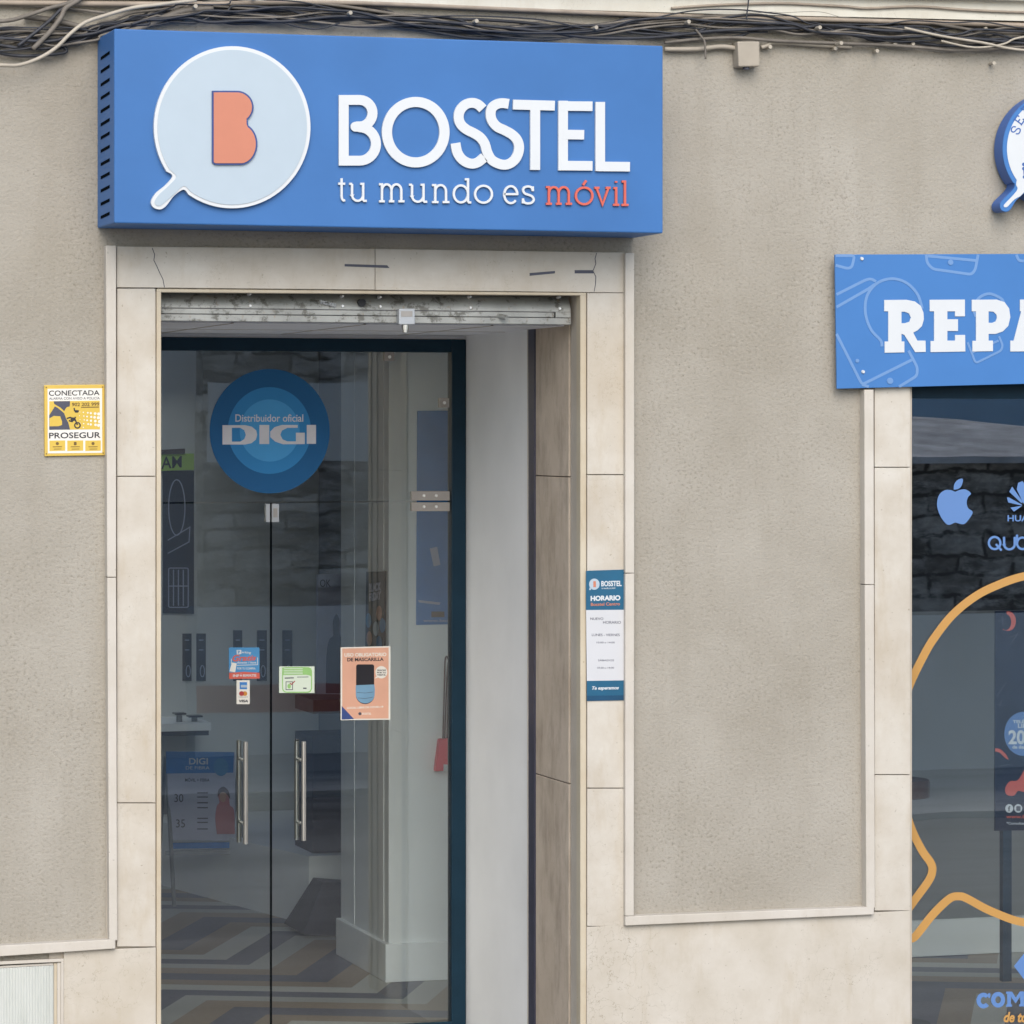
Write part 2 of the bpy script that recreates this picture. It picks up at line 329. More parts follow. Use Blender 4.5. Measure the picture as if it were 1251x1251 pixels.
M = dict(
    stucco=stucco(), rubble=rough_stone_wall(), floor=zigzag_floor(), steel=galvanised(), ribbed=ribbed_white(),
    stone=stone('cream_stone', col(218, 206, 188), col(242, 235, 222), col(206, 186, 154), cracks=0.4),
    marble=stone('cracked_cream_marble', col(218, 207, 189), col(240, 232, 219), col(206, 189, 160), cracks=0.9),
    trim=stone('trim_stone', col(226, 217, 202), col(240, 232, 220), col(214, 202, 184), cracks=0.15),
    edge=stone('stone_edge', col(222, 206, 178), col(236, 224, 200), col(196, 172, 138), cracks=0.1),
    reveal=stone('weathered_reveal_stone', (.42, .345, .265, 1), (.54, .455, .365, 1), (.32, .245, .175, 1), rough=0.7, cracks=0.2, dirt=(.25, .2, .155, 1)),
    guide=stone('grey_guide_stone', (.40, .35, .29, 1), (.48, .43, .36, 1), (.32, .27, .21, 1), cracks=0.1),
    cornice=stone('cornice_plaster', col(226, 220, 204, 1.35), col(244, 240, 226, 1.35), col(206, 196, 176, 1.35), cracks=0.8),
    pipe=plain('painted_pipe', col(190, 174, 156), 0.7, var=0.15, scale=14),
    blue=plain('blue_paint', col(74, 130, 198), 0.5, var=0.07, scale=2.2, bmp=0.05, spec=0.25), bluedk=plain('blue_side_paint', col(62, 112, 190), 0.45, var=0.05),
    white=plain('white_acrylic', col(243, 246, 248), 0.4, var=0.015), lightblue=plain('pale_blue_acrylic', col(203, 219, 231), 0.35, var=0.015),
    orange=plain('orange_acrylic', col(226, 142, 112), 0.4, var=0.03), coral=plain('coral_letters', col(240, 110, 90), 0.4, var=0.03),
    seam=plain('dark_polished_edge', (.006, .008, .01, 1), 0.9, spec=0.0), black=plain('black_slot', col(18, 20, 28), 0.6), navyedge=plain('navy_edge', col(52, 80, 150), 0.5),
    panel=plain('panel_blue', col(86, 143, 212), 0.4, var=0.03, scale=4, spec=0.15), panelline=plain('panel_line_blue', col(124, 168, 224), 0.4, var=0.03),
    cable=plain('black_cable', col(54, 56, 64), 0.6, var=0.35, scale=20), cablegrey=plain('grey_cable', col(132, 124, 114), 0.7, var=0.25, scale=15),
    cablepale=plain('pale_cable', col(205, 194, 176), 0.6, var=0.15), boxpaint=plain('painted_plastic', col(192, 181, 164), 0.7, var=0.08),
    yellow=plain('yellow_plastic', col(244, 206, 92), 0.4, var=0.03), signwhite=plain('printed_white', col(240, 236, 226, 1.3), 0.45, var=0.02),
    ink=plain('black_ink', col(38, 38, 48), 0.5), greyink=plain('slate_ink', col(82, 84, 100), 0.5), yellowprint=plain('yellow_print', col(246, 208, 84), 0.45, var=0.03), brown=plain('brown_ink', col(128, 98, 40), 0.5),
    teal=plain('teal_print', col(34, 106, 142), 0.4, var=0.1, scale=6), tealdk=plain('dark_teal_print', col(24, 82, 118), 0.4), paper=plain('paper', col(234, 234, 236), 0.7, var=0.02, bmp=0.1),
    frame=plain('navy_frame_paint', (.008, .027, .046, 1), 0.35, var=0.1, spec=0.15), whitewall=plain('white_painted_wall', (.80, .80, .785, 1), 0.6, var=0.05, scale=2),
    darktile=plain('dark_guide_rail', (.035, .036, .06, 1), 0.4), ceiling=plain('ceiling_board', (.72, .72, .74, 1), 0.7, var=0.05, scale=3),
    dimgrey=plain('dimmed_wall_grey', (.19, .195, .195, 1), 0.7, var=0.05, scale=2), inwall=plain('shop_wall_paint', (.80, .81, .80, 1), 0.6, var=0.03, scale=2), dimdark=plain('dimmed_wall_dark', (0.012, 0.013, 0.016, 1), 0.8, var=0.2),
    skirt=plain('skirting_paint', (.82, .83, .82, 1), 0.45, var=0.02),
    chrome=plain('brushed_steel', (0.62, 0.60, 0.56, 1), 0.3, 1.0, var=0.05), plate=plain('satin_plate', col(172, 166, 160, 1.25), 0.35, 0.3, var=0.06, scale=20), bolt=plain('bright_bolt', (0.85, 0.84, 0.82, 1), 0.3, 0.2),
    lock=plain('lock_white', col(206, 210, 214, 1.5), 0.4, 0.2), doorglass=glass('door_glass', 0.045, (0.93, 0.96, 0.965, 1)), windowglass=glass('window_glass', 0.07, (0.92, 0.955, 0.965, 1)),
    decal0=plain('decal_dark_blue', col(34, 92, 140, 0.95), 0.4, var=0.03, spec=0.15), decal1=plain('decal_mid_blue', col(52, 128, 184, 0.95), 0.4, var=0.03, spec=0.15), decal2=plain('decal_light_blue', col(74, 152, 206, 0.95), 0.4, var=0.03, spec=0.15),
    decaltext=plain('decal_grey_white', col(206, 204, 208, 0.95), 0.5), vinylblue=plain('vinyl_blue', col(110, 152, 214), 0.4, var=0.02), vinylorange=plain('vinyl_orange', col(222, 168, 92), 0.4, var=0.03),
    green=plain('green_print', col(150, 200, 120, 1.15), 0.4, var=0.04), palegreen=plain('pale_green_print', col(222, 234, 216, 1.2), 0.4, var=0.02), red=plain('red_print', col(196, 60, 60), 0.5),
    stickerblue=plain('sticker_blue', col(74, 132, 176, 0.95), 0.4, spec=0.15), salmon=plain('salmon_print', col(224, 170, 144, 1.25), 0.5, var=0.05), maskblue=plain('mask_blue', col(130, 178, 212), 0.6), phone=plain('phone_black', col(48, 46, 52), 0.25),
    amber=plain('amber_print', col(236, 160, 60), 0.5), lime=plain('lime_print', col(176, 214, 92, 0.95), 0.4), deepnavy=plain('deep_navy_print', (.012, .017, .034, 1), 0.3, var=0.2, scale=8, spec=0.15), lilac=plain('lilac_grey_print', col(170, 172, 190, 0.95), 0.5, spec=0.15),
    bluepost=plain('poster_blue', (.05, .19, .48, 1), 0.5, var=0.08, spec=0.15), bagred=plain('red_bag_cloth', (.72, .04, .08, 1), 0.7), cord=plain('dark_red_cord', col(96, 40, 48), 0.7), wood=plain('brown_wood', col(104, 78, 60), 0.4, var=0.2),
    aluminium=plain('aluminium', col(180, 184, 188), 0.4, 0.5), darkcloth=plain('dark_cloth', col(52, 50, 66), 0.9, var=0.2), plaster=plain('white_plaster', (.84, .84, .83, 1), 0.9, var=0.08, scale=1.5), maroon=plain('maroon_paint', (.55, .17, .15, 1), 0.8, var=0.1),
    tarp=plain('grey_roof_sheet', (0.62, 0.62, 0.64, 1), 0.8, var=0.35, scale=2.5), road=asphalt('worn_road', (0.16, 0.16, 0.165, 1), (0.28, 0.28, 0.28, 1)), farpaving=asphalt('pale_paving', (0.5, 0.49, 0.47, 1), (0.62, 0.61, 0.59, 1)), skyblue=plain('sky_blue_backdrop', (.42, .62, .86, 1), 0.7, var=0.08, scale=1), deepwall=plain('deep_wall_paint', (.62, .63, .61, 1), 0.7, var=0.05, scale=2), paving=asphalt('paving', (0.22, 0.215, 0.21, 1), (0.34, 0.33, 0.32, 1)),
    posterpink=plain('faded_pink_print', (.42, .16, .17, 1), 0.7), hairline=plain('hairline_dirt', col(172, 154, 128), 0.8), skin=plain('skin', (0.42, 0.25, 0.18, 1), 0.5), hair=plain('dark_hair', (0.05, 0.025, 0.02, 1), 0.5), jacket=plain('grey_jacket', (0.06, 0.065, 0.07, 1), 0.8), trousers=plain('faded_trousers', (0.17, 0.175, 0.19, 1), 0.8),
)

# ================================================================ SETTING
g = MB(); prof = [(-160, -0.9), (-40, -0.75), (-18.2, -0.53), (-2.2, -0.19), (-2.2, -0.07), (0.25, -0.03), (0.25, -0.06), (120, -0.06)]
def sheet(prof, x0, x1):
    mb = MB(); n = len(prof)
    return mb.add([(x, y, z) for x in (x0, x1) for y, z in prof], [(i, i + 1, n + i + 1, n + i) for i in range(n - 1)])
struct(sheet([(-160, -1.4), (160, -1.4)], -160, 160).build('ground', M['road']))
struct(sheet([(-60, -0.95), (-18.2, -0.53), (-2.2, -0.19)], -60, 80).build('road', M['road']))
k_ = MB(); k_.add([(x, y, z) for x in (-60, 80) for y, z in ((-2.2, -0.30), (-2.2, -0.12), (3.0, -0.10), (3.0, -0.30))], [(0, 1, 5, 4), (1, 2, 6, 5), (2, 3, 7, 6)])
struct(k_.build('pavement', M['paving']))
k_ = MB(); k_.add([(x, y, z) for x in (-60, 80) for y, z in ((-13.0, -0.55), (-13.0, -0.36), (-17.5, -0.44), (-17.5, -0.8))], [(0, 1, 5, 4), (1, 2, 6, 5), (2, 3, 7, 6)])
struct(k_.build('far_pavement', M['farpaving']))

# ---- the other side of the street (seen in the glass)
ow = thing('rubble_wall', 'dark rubble stone wall with white plinth across the street, mirrored in the glass', 'wall', (11, -17.6, -0.6))
MB().box(7.9, 24, -18.0, -17.6, 1.15, 2.70).build('stone_courses', M['rubble'], ow)
MB().box(7.9, 11.4, -18.0, -17.62, 2.70, 4.1).build('stone_pier', M['rubble'], ow)
MB().box(7.8, 24, -18.0, -17.5, -0.8, 1.15).build('plinth', M['plaster'], ow)
MB().box(7.8, 11.2, -17.5, -17.49, 0.02, 0.32).build('painted_band', M['maroon'], ow)
MB().box(7.95, 9.9, -17.62, -17.605, 2.5, 3.55).build('limewash_patch', M['plaster'], ow)
rs = MB(); rv = [(12.0, -17.4, 2.72), (19, -17.4, 2.66), (19, -20.5, 2.9), (15.6, -20.5, 3.14), (14.3, -20.5, 3.30), (12.0, -20.5, 3.34)]
rs.add([(x, y, z) for x, y, z in rv] + [(x, y, z + .07) for x, y, z in rv], [(0, 1, 2, 3, 4, 5), (11, 10, 9, 8, 7, 6)] + [(k, (k + 1) % 6, 6 + (k + 1) % 6, 6 + k) for k in range(6)])
rs.build('roof', M['tarp'], ow)
fs_ = thing('sky_backdrop', 'added pale sky-blue shed far behind the rubble wall, mirrored in the shop window', 'backdrop', (18, -30, -1))
MB().box(11.8, 30, -34, -29, -1.2, 4.6).build('wall', M['skyblue'], fs_); MB().box(11.6, 30.2, -34.2, -28.8, 4.6, 4.8).build('roof', M['tarp'], fs_)  # pale blue block added so the window mirrors sky blue there
oh = thing('plastered_house', 'pale plastered house across the street beside the rubble wall, mirrored in the door', 'house', (5.2, -19, -0.6))
MB().box(2.9, 8.2, -22, -18.4, -0.8, 5.5).build('wall', M['plaster'], oh)
MB().box(4.6, 6.2, -18.4, -18.36, 0.9, 2.6).build('window', M['deepnavy'], oh)
MB().box(2.8, 8.3, -22, -18.2, 5.5, 5.7).build('roof', M['wood'], oh)

# ================================================================ BUILDING
bd = thing('shop_building', 'beige stucco shop building with cream stone door surround and glass doors', 'building', (Xat(450), 0, 0))
XL, XR = Xat(197), Xat(709)
XO = XR - XL
ZT = Zat(450, 357)
WX0 = Xat(1113, 0.0); WX1 = WX0 + 2.7; WZ1 = Zat(1150, 478)
X0, X1, ZTOP = -3.0, 14.0, 6.5
# stucco wall, as solid strips round the openings (hidden behind the stone surround)
def strip(x0, x1, z0, z1): return MB().box(x0, x1, 0.0, 0.24, z0, z1)
mb = MB()
aL, aR, aT = XL - 0.10, XR + 0.10, ZT + 0.08
mb.box(X0, aL, 0, .24, -0.3, ZTOP); mb.box(aL, aR, 0, .24, aT, ZTOP); mb.box(aR, WX0 - .06, 0, .24, -0.3, ZTOP)
mb.box(WX0 - .06, WX1 + .06, 0, .24, WZ1 + .05, ZTOP); mb.box(WX1 + .06, X1, 0, .24, -0.3, ZTOP)
mb.build('stucco_wall', M['stucco'], bd)
# cornice
c = MB()
for (yb, Y, th) in ((3, -0.045, .045), (-22, -0.09, .09), (-40, -.16, .16)):
    pts = [(-300, -95), (1700, -60), (1700, yb + 36), (1251, yb + 22.5), (840, yb + 13), (400, yb), (-300, yb - 16)]
    v, f = filled([pts]); extrude(c, v, f, Y, th)
c.build('cornice', M['cornice'], bd)
# stone surround: blocks with open joints over a dark bed
SY = -0.028
def block(x0, y0, x1, y1, mat='stone', Y=SY, g=0.55, th=0.05, q=None):
    q = q or [(x0 + g, y0 + g), (x1 - g, y0 + g), (x1 - g, y1 - g), (x0 + g, y1 - g)]
    return MB().quadpx(q, Y, th).build('stone_block', M[mat], bd, bevel=0.002)
bed = MB(); bed.quadpx([(130, 301), (773, 309), (773, 357), (130, 357)], -.008, .03); bed.rectpx(130, 352, 192, 1500, -.008, .03); bed.rectpx(713, 352, 773, 1500, -.008, .03)
bed.rectpx(1058, 470, 1114, 1500, -.008, .03); bed.rectpx(60, 1160, 192, 1500, -.009, .03); bed.quadpx([(716, 1131), (1112, 1114), (1112, 1500), (716, 1500)], -.009, .03)
bed.build('mortar', M['guide'], bd)
# lintel
block(0, 0, 0, 0, q=[(142.5, 301), (458, 304), (458, 354), (142.5, 351)])
block(0, 0, 0, 0, q=[(458.6, 304), (763, 308.5), (763, 357.5), (458.6, 354.3)])
for pts, wd in (([(186, 303), (189, 311), (188, 318), (192, 326), (195, 333), (199, 341), (201, 351)], .9), ([(729, 309), (727, 316), (728, 322), (724.5, 331), (728, 338), (727.5, 347), (726, 356)], .8)):
    shapeobj('crack', ribbon(pts, wd), SY - .0012, .004, M['hairline'] if wd < .6 else M['greyink'], bd)
# left pilaster
for (a, b) in ((352, 582), (582, 981), (981, 1157)): block(142.5, a, 190.5, b)
block(0, 0, 0, 0, 'marble', q=[(78, 1162), (190.5, 1157.5), (190.5, 1500), (78, 1500)])
# right pilaster
for (a, b) in ((357.5, 580), (580, 963), (963, 1132)): block(717, a, 763, b)
block(0, 0, 0, 0, 'marble', q=[(717, 1132.5), (763, 1132.5), (1111.5, 1115), (1111.5, 1500), (717, 1500)][0:1] + [(1112, 1112.5), (1112, 1500), (717, 1500)])
# window pilaster
for (a, b) in ((470, 571), (571, 946.5), (946.5, 1113)): block(1068, a, 1112.5, b)
# thin stone edge round the door opening
e = MB(); e.rectpx(191.2, 353.5, 197, 1500, -.020, .06); e.rectpx(709, 358.5, 716.3, 1500, -.020, .06); e.quadpx([(191.2, 352.9), (716.3, 357.5), (716.3, 361), (191.2, 357)], -.021, .06)
e.build('edge_strip', M['edge'], bd, bevel=0.003)
# projecting trim strips
def trim(q): return MB().quadpx(q, -0.055, 0.06).build('trim_strip', M['trim'], bd, bevel=0.003)
trim([(129.5, 300), (142, 300), (142, 705), (131, 705)]); trim([(131, 705.8), (142, 705.8), (143.5, 1149), (133.5, 1149)])
trim([(-260, 1170), (141, 1147.5), (141, 1159), (-260, 1186)])
trim([(764, 309), (775, 309), (775, 700), (764, 700)]); trim([(764, 700.8), (775, 700.8), (774.5, 1119), (764, 1119)])
trim([(764, 1119.6), (1068, 1107.8), (1068, 1117.3), (764, 1131)])
trim([(1056, 476), (1067.5, 476), (1068, 714), (1056.5, 714)]); trim([(1056.5, 714.8), (1068, 714.8), (1069, 1109), (1058.5, 1109.4)])
# far side of the window, past the picture
MB().box(WX1, WX1 + .18, -0.028, .02, 0.0, WZ1).build('stone_block', M['stone'], bd, bevel=.002)
# old slots in the lintel where a sign was fixed
for q in ([(421, 322.5), (473, 324), (476, 327.5), (421, 325.5)], [(647, 333.5), (678, 331), (678, 334), (647, 337)], [(702, 330), (725, 330), (725, 334), (702, 334)]):
    MB().quadpx(q, -.0285, .02).build('fixing_slot', M['greyink'], bd)
# door recess
ZC = Zat(450, 396, 0.2)
GY = 1.88                                           # plane of the glass doors
for sgn, xw in ((1, XR), (-1, XL)):
    def slab(name, y0, y1, mat, t=0.0, z1=ZC):
        MB().box(min(xw + sgn * t, xw + sgn * 0.2), max(xw + sgn * t, xw + sgn * 0.2), y0, y1, -0.15, z1).build(name, M[mat], bd)
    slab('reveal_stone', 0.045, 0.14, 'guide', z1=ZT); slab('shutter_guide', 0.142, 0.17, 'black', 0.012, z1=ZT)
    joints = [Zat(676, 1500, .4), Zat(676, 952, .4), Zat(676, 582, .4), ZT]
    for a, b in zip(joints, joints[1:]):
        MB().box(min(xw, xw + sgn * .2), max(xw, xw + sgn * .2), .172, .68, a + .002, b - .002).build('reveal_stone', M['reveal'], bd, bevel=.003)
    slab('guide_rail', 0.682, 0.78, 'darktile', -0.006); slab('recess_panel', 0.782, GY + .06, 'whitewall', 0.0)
    MB().box(min(xw - sgn * .008, xw), max(xw - sgn * .008, xw), .78, .792, 0, ZC).build('edge_strip', M['trim'], bd)
ce = MB(); ce.box(XL - .2, XR + .2, .24, GY + .1, ZC, ZC + .12); ce.build('recess_ceiling', M['ceiling'], bd)
cj = MB()
for x in (.37, .99, 1.6): cj.box(XL + x, XL + x + .012, .24, GY, ZC - .002, ZC + .004)
cj.box(XL, XR, 1.18, 1.19, ZC - .0015, ZC + .004)
cj.build('ceiling_joint', M['guide'], bd)
MB().box(XL - .2, XR + .2, .16, .24, ZT - .02, ZT + .3).build('lintel_back', M['guide'], bd)

# ---- shop interior
IZ = 3.62
CX = Xat(475, 3.22)                                 # corner of the wall that ends in a pillar
PW = 3.22
struct(MB().box(X0, XR + .2, GY - .02, 11, -0.05, 0.0).add(*(lambda b: (b.v, b.f))(MB().box(XR + .2005, X1, 0.20, 11, -0.05, 0.0))).build('floor', M['floor']))
ci = MB(); RX0, RX1, RY0, RY1 = 2.6, 5.0, 5.2, 7.9      # a rooflight added unseen to let daylight into the deep end
IX0, IX1 = 1.6, WX1 + .5
ci.box(IX0, IX1, GY + .12, RY0, IZ, IZ + .2); ci.box(IX0, IX1, RY1, 8.5, IZ, IZ + .2); ci.box(IX0, RX0, RY0, RY1, IZ, IZ + .2); ci.box(RX1, IX1, RY0, RY1, IZ, IZ + .2); ci.box(XR + .2, IX1, .24, GY + .12, IZ, IZ + .2)
ci.build('ceiling', M['ceiling'], bd)
MB().box(RX0, RX1, RY0, RY1, IZ + .19, IZ + .195).build('fill_rooflight', M['doorglass'], bd)
for q in [(IX0, IX0 + .2, GY + .12, 8.2), (IX1 - .2, IX1, .24, PW)]:
    MB().box(*q, 0, IZ).build('interior_wall', M['inwall'], bd)
MB().box(IX0, XL - .2, GY - .02, GY + .12, 0, IZ).build('interior_wall', M['inwall'], bd)
MB().box(XR + .2, XR + .34, .24, GY + .12, 0, IZ).build('interior_wall', M['inwall'], bd)
pw = MB().box(CX, IX1 - .2, PW, PW + 1.05, 0, IZ).build('pillar_wall', M['inwall'], bd)
MB().box(CX - .025, IX1 - .2, PW - .025, PW + 1.07, 0, .21).build('skirting', M['skirt'], pw, bevel=.004)
MB().box(Xat(1060, PW), IX1 - .25, PW - .03, PW - .026, 0.004, .209).build('skirting', M['deepwall'], pw); cg = MB(); cg.box(CX - .003, CX, PW + .10, PW + .16, .21, IZ); cg.box(CX - .003, CX, PW + .74, PW + .80, .21, IZ); cg.build('pilaster_rib', M['inwall'], pw)  # grey cover dims the white skirting behind the window by colour
MB().box(Xat(1060, PW), IX1 - .25, PW - .012, PW, 1.98, IZ).build('dimming_dark_panel', M['dimdark'], pw); MB().box(Xat(1060, PW), IX1 - .25, PW - .010, PW, .21, 1.98).build('dimming_grey_panel', M['dimgrey'], pw)  # darker sheets put the dim, mirrored look behind the window into the wall colour
bw = MB().box(IX0, CX + 2, 8.2, 8.35, 0, IZ).build('back_wall', M['deepwall'], bd)
MB().box(CX + .85, CX + 1.0, PW + 1.05, 8.2, 0, IZ).build('interior_wall', M['dimgrey'], bd)
# low white ledge along the deep side
a = at(198, 1076, 7.8); lx0, ly0 = 4.55, 8.1; lx1, ly1 = 5.14, 5.5
lg = MB(); lg.add([(lx0, ly0, 0), (lx1, ly1, 0), (lx1 + .6, ly1, 0), (lx1 + .6, ly0, 0), (lx0, ly0, .42), (lx1, ly1, .42), (lx1 + .6, ly1, .42), (lx1 + .6, ly0, .42)],
   [(3, 2, 1, 0), (4, 5, 6, 7), (0, 1, 5, 4), (1, 2, 6, 5), (2, 3, 7, 6), (3, 0, 4, 7)]); lg.build('low_ledge', M['skirt'], bd)

# ---- glass doors
df = thing_none = None
fx0, fx1 = Xat(97, GY), Xat(565, GY)
fi0, fi1 = Xat(113, GY), Xat(550, GY)
fz1, fzi = Zat(450, 414, GY), Zat(450, 430, GY)
fr = MB(); fr.box(fi1, XR - .002, GY - .03, GY + .05, -.12, fz1); fr.box(XL + .002, fi0, GY - .03, GY + .05, -.12, fz1); fr.box(fi0, fi1, GY - .03, GY + .05, fzi, fz1)
fr.box(fi0, fi1, GY - .036, GY - .022, -.12, .006)
frame = fr.build('door_frame', M['frame'], bd, bevel=.004)
MB().box(XL, XR, GY - .01, GY + .06, fz1 + .001, ZC - .001).build('head_panel', M['ceiling'], bd)
ZS = Zat(440, 613, GY)                              # transom seam
xm = Xat(331, GY)
tp = MB().box(fi0, fi1, GY - .005, GY + .005, ZS + .004, fzi).build('transom_pane', M['doorglass'], bd)
def fitting(mb, x0, y0, x1, y1, Y=GY - .018): mb.rectpx(x0, y0, x1, y1, Y, .03)
def bolts(pl, par, Y):
    for px, py, r in pl:
        x, y, z = at(px, py, Y); MB().cyl((x, y, z), (x, y - .006, z), r, 12, r * .7).build('bolt', M['bolt'], par)
q = MB(); fitting(q, 503, 600, 549.5, 611.6); tpp = q.build('hinge_plate', M['plate'], tp, bevel=.002)
q = MB(); fitting(q, 537, 486, 549, 498); q.build('patch_fitting', M['plate'], tp, bevel=.002)
q = MB(); fitting(q, 470, 429.5, 482, 441); q.build('patch_fitting', M['plate'], tp, bevel=.002)
bolts([(518, 605.5, .008), (533, 605.5, .008), (543, 492, .009), (476, 436, .009)], tp, GY - .018)
for side in (-1, 1):
    xa, xb = (fi0, xm - .004) if side < 0 else (xm + .004, fi1)
    dr = MB().box(xa, xb, GY - .005, GY + .005, -.1, ZS - .004).build('glass_door', M['doorglass'], bd)
    # a dark polished edge where the leaves meet
    MB().box(xm - .0042 if side < 0 else xm + .001, xm - .001 if side < 0 else xm + .0042, GY - .006, GY + .006, -.1, ZS - .004).build('glass_edge', M['seam'], dr)
    h = MB(); ho, hi = ((300, 906, 1031), (291.5, 905, 1029)) if side < 0 else ((371, 906, 1027), (362.5, 905, 1026))
    for (px, y0, y1), dy in ((ho, -.075), (hi, .075)):
        x, y, z0 = at(px, y1, GY + dy); z1 = at(px, y0, GY + dy)[2]
        xx = Xat(ho[0], GY - .075)
        h.cyl((xx, GY + dy, z0), (xx, GY + dy, z1), .0125, 20)
    for yy in (928, 1005):
        z = Zat(ho[0], yy, GY); h.cyl((xx, GY - .072, z), (xx, GY - .008, z), .008, 12); h.cyl((xx, GY + .008, z), (xx, GY + .072, z), .008, 12)
    h.build('pull_handle', M['chrome'], dr, smooth=False)
    q = MB(); fitting(q, *((325, 615.5, 330, 638) if side < 0 else (332.2, 615.5, 341, 638))); lk = q.build('lock', M['lock'], dr, bevel=.002)
    if side > 0:
        q = MB(); fitting(q, 334, 621, 339, 632, GY - .021); q.build('lock_cylinder', M['plate'], lk)
        q = MB(); fitting(q, 503, 613.6, 549.5, 624.6); q.build('hinge_plate', M['plate'], dr, bevel=.002)
        bolts([(518, 619, .008), (533, 619, .008)], dr, GY - .018)

# ---- shop window
wg = MB().box(WX0 - .03, WX1 + .03, .115, .127, 0.0, WZ1 + .05)
win = wg.build('shop_window', M['windowglass'], bd)
wf = MB(); wf.box(WX0 - .03, WX1 + .03, .09, .16, Zat(1150, 487, .1), WZ1 + .05); wf.box(WX0 - .05, WX0 + .002, .09, .16, 0, WZ1); wf.box(WX1, WX1 + .05, .09, .16, 0, WZ1); wf.build('window_frame', M['frame'], win)
MB().box(WX0 - .05, WX1 + .05, .0, .24, -.3, 0.0).build('window_sill', M['marble'], bd)

# ================================================================ ROLLER SHUTTER
rs = thing('roller_shutter', 'rolled-up galvanised shutter with stained bottom rail across the doorway head', 'shutter', ((XL + XR) / 2, .12, ZT - .15))
xa, xb = XL + .004, XR - .02
za, zb, zc, zd = Zat(450, 360, .1), Zat(450, 378.5, .1), Zat(450, 386, .1), Zat(450, 394.5, .1)
m_ = MB(); n = 10; pr = []
for i in range(n + 1):
    t = i / n; pr.append((.128 - .045 * math.sin(t * math.pi / 2), za + (zb - za) * t))
m_.add([(x, y, z) for x in (xa, xb) for y, z in pr] , [(i, i + 1, n + 2 + i, n + 1 + i) for i in range(n)])
m_.build('curved_slat', M['steel'], rs, smooth=True)
MB().box(xa, xb - .08, .078, .13, zc + .001, zb - .004).build('bottom_rail', M['steel'], rs, bevel=.003)
MB().box(xa, xb, .074, .13, zd, zc - .002).build('bottom_rail', M['steel'], rs, bevel=.003)
MB().box(xb - .074, xb, .078, .13, zc + .001, zb - .002).build('end_stop', M['steel'], rs, bevel=.002)
lkx = MB().rectpx(487.5, 377, 507, 396.5, .03, .045).build('shutter_lock', M['lock'], rs, bevel=.004)
q = MB(); q.rectpx(490, 380, 504, 387, .0285, .005); q.build('lock_cover', M['plate'], lkx, bevel=.001)
x, y, z = at(495, 397, .05); q = MB(); q.cyl((x, y, z), (x, y, z - .022), .016, 14); q.cyl((x, y, z - .022), (x, y, z - .034), .012, 14); q.build('lock_pin', M['chrome'], lkx)
for px, py, r in ((305, 359.5, .008), (305, 373.6, .009), (418, 362, .008), (418, 374, .009), (464, 363, .008), (464, 374.5, .009), (574, 362.5, .008), (574, 376, .009), (683, 363, .008), (683, 377, .009)):
    x, y, z = at(px, py, .09); MB().cyl((x, .11, z), (x, .074, z), r, 12, r * .6).build('rivet', M['bolt'], rs)
x, y, z = at(441, 370, .09); MB().cyl((x, .12, z), (x, .072, z), .018, 16).build('keyhole', M['black'], rs)
x, y, z = at(607, 385, .08); MB().cyl((x, .1, z), (x + .03, .03, z - .012), .011, 12).build('bolt', M['steel'], rs)
st_ = text(MB(), 'MG-X80', [(392, 366), (411, 371), (410, 375), (393, 371)], .068, .03); st_.build('worn_marking', M['white'], rs)

# ================================================================ BIG BOX SIGN
BY = -0.40
bs = thing('box_sign', 'large blue box sign over the door with raised white BOSSTEL letters and speech bubble', 'shop sign', (Xat(475, -.2), -.2, Zat(475, 285, -.2)))
q4 = [(140, 35), (811, 56), (809, 285), (139, 272.5)]
p = [at(a, b, BY) for a, b in q4]
xs0 = (p[0][0] + p[3][0]) / 2; xs1 = (p[1][0] + p[2][0]) / 2; zt = [p[0][2], p[1][2]]; zb_ = [p[3][2], p[2][2]]
bx = MB(); fr_ = [(xs0, BY, zt[0]), (xs1, BY, zt[1]), (xs1, BY, zb_[1]), (xs0, BY, zb_[0])]; bk_ = [(x, -.005, z) for x, y, z in fr_]
bx.add(fr_ + bk_, [(3, 2, 1, 0), (4, 5, 6, 7), (0, 1, 5, 4), (1, 2, 6, 5), (2, 3, 7, 6), (3, 0, 4, 7)])
bx.build('sign_box', M['blue'], bs, bevel=.006)
vs = MB()
zlo, zhi = zb_[0], zt[0]
for i in range(13):
    z = zhi - .085 - i * (zhi - zlo - .14) / 12
    vs.add([(xs0 - .0015, BY + .10, z), (xs0 - .0015, BY + .31, z - .006), (xs0 - .0015, BY + .31, z - .020), (xs0 - .0015, BY + .10, z - .014)], [(0, 1, 2, 3)])
vs.build('vent_slot', M['seam'], bs)
A = crop(0, 0, 1251 / 420); K = 1251 / 420
def bubble(inset, cx=845, cy=463, rx=284, ry=294):
    rx -= inset; ry -= inset
    # circle gap at lower left for the handle-like tail
    pts = arc(cx, cy, rx, ry, -128, 215 - 0, 70)
    # arc ran the long way round from -128 to 215 (clockwise end at lower left)
    tw = 33 - inset
    tail = [(632 + inset * .6, 640)] + [(600 + inset * .4, 668 + inset * .3)] + [(565 + inset, 705)] + [(550 + inset, 735)] + [(558 + inset * .8, 755 - inset * .6)] + [(582, 762 - inset)] + [(602 - inset * .5, 752 - inset * .6)] + [(632, 712 - inset * .2)] + [(668, 683 + inset * .1)]
    return pts, tail
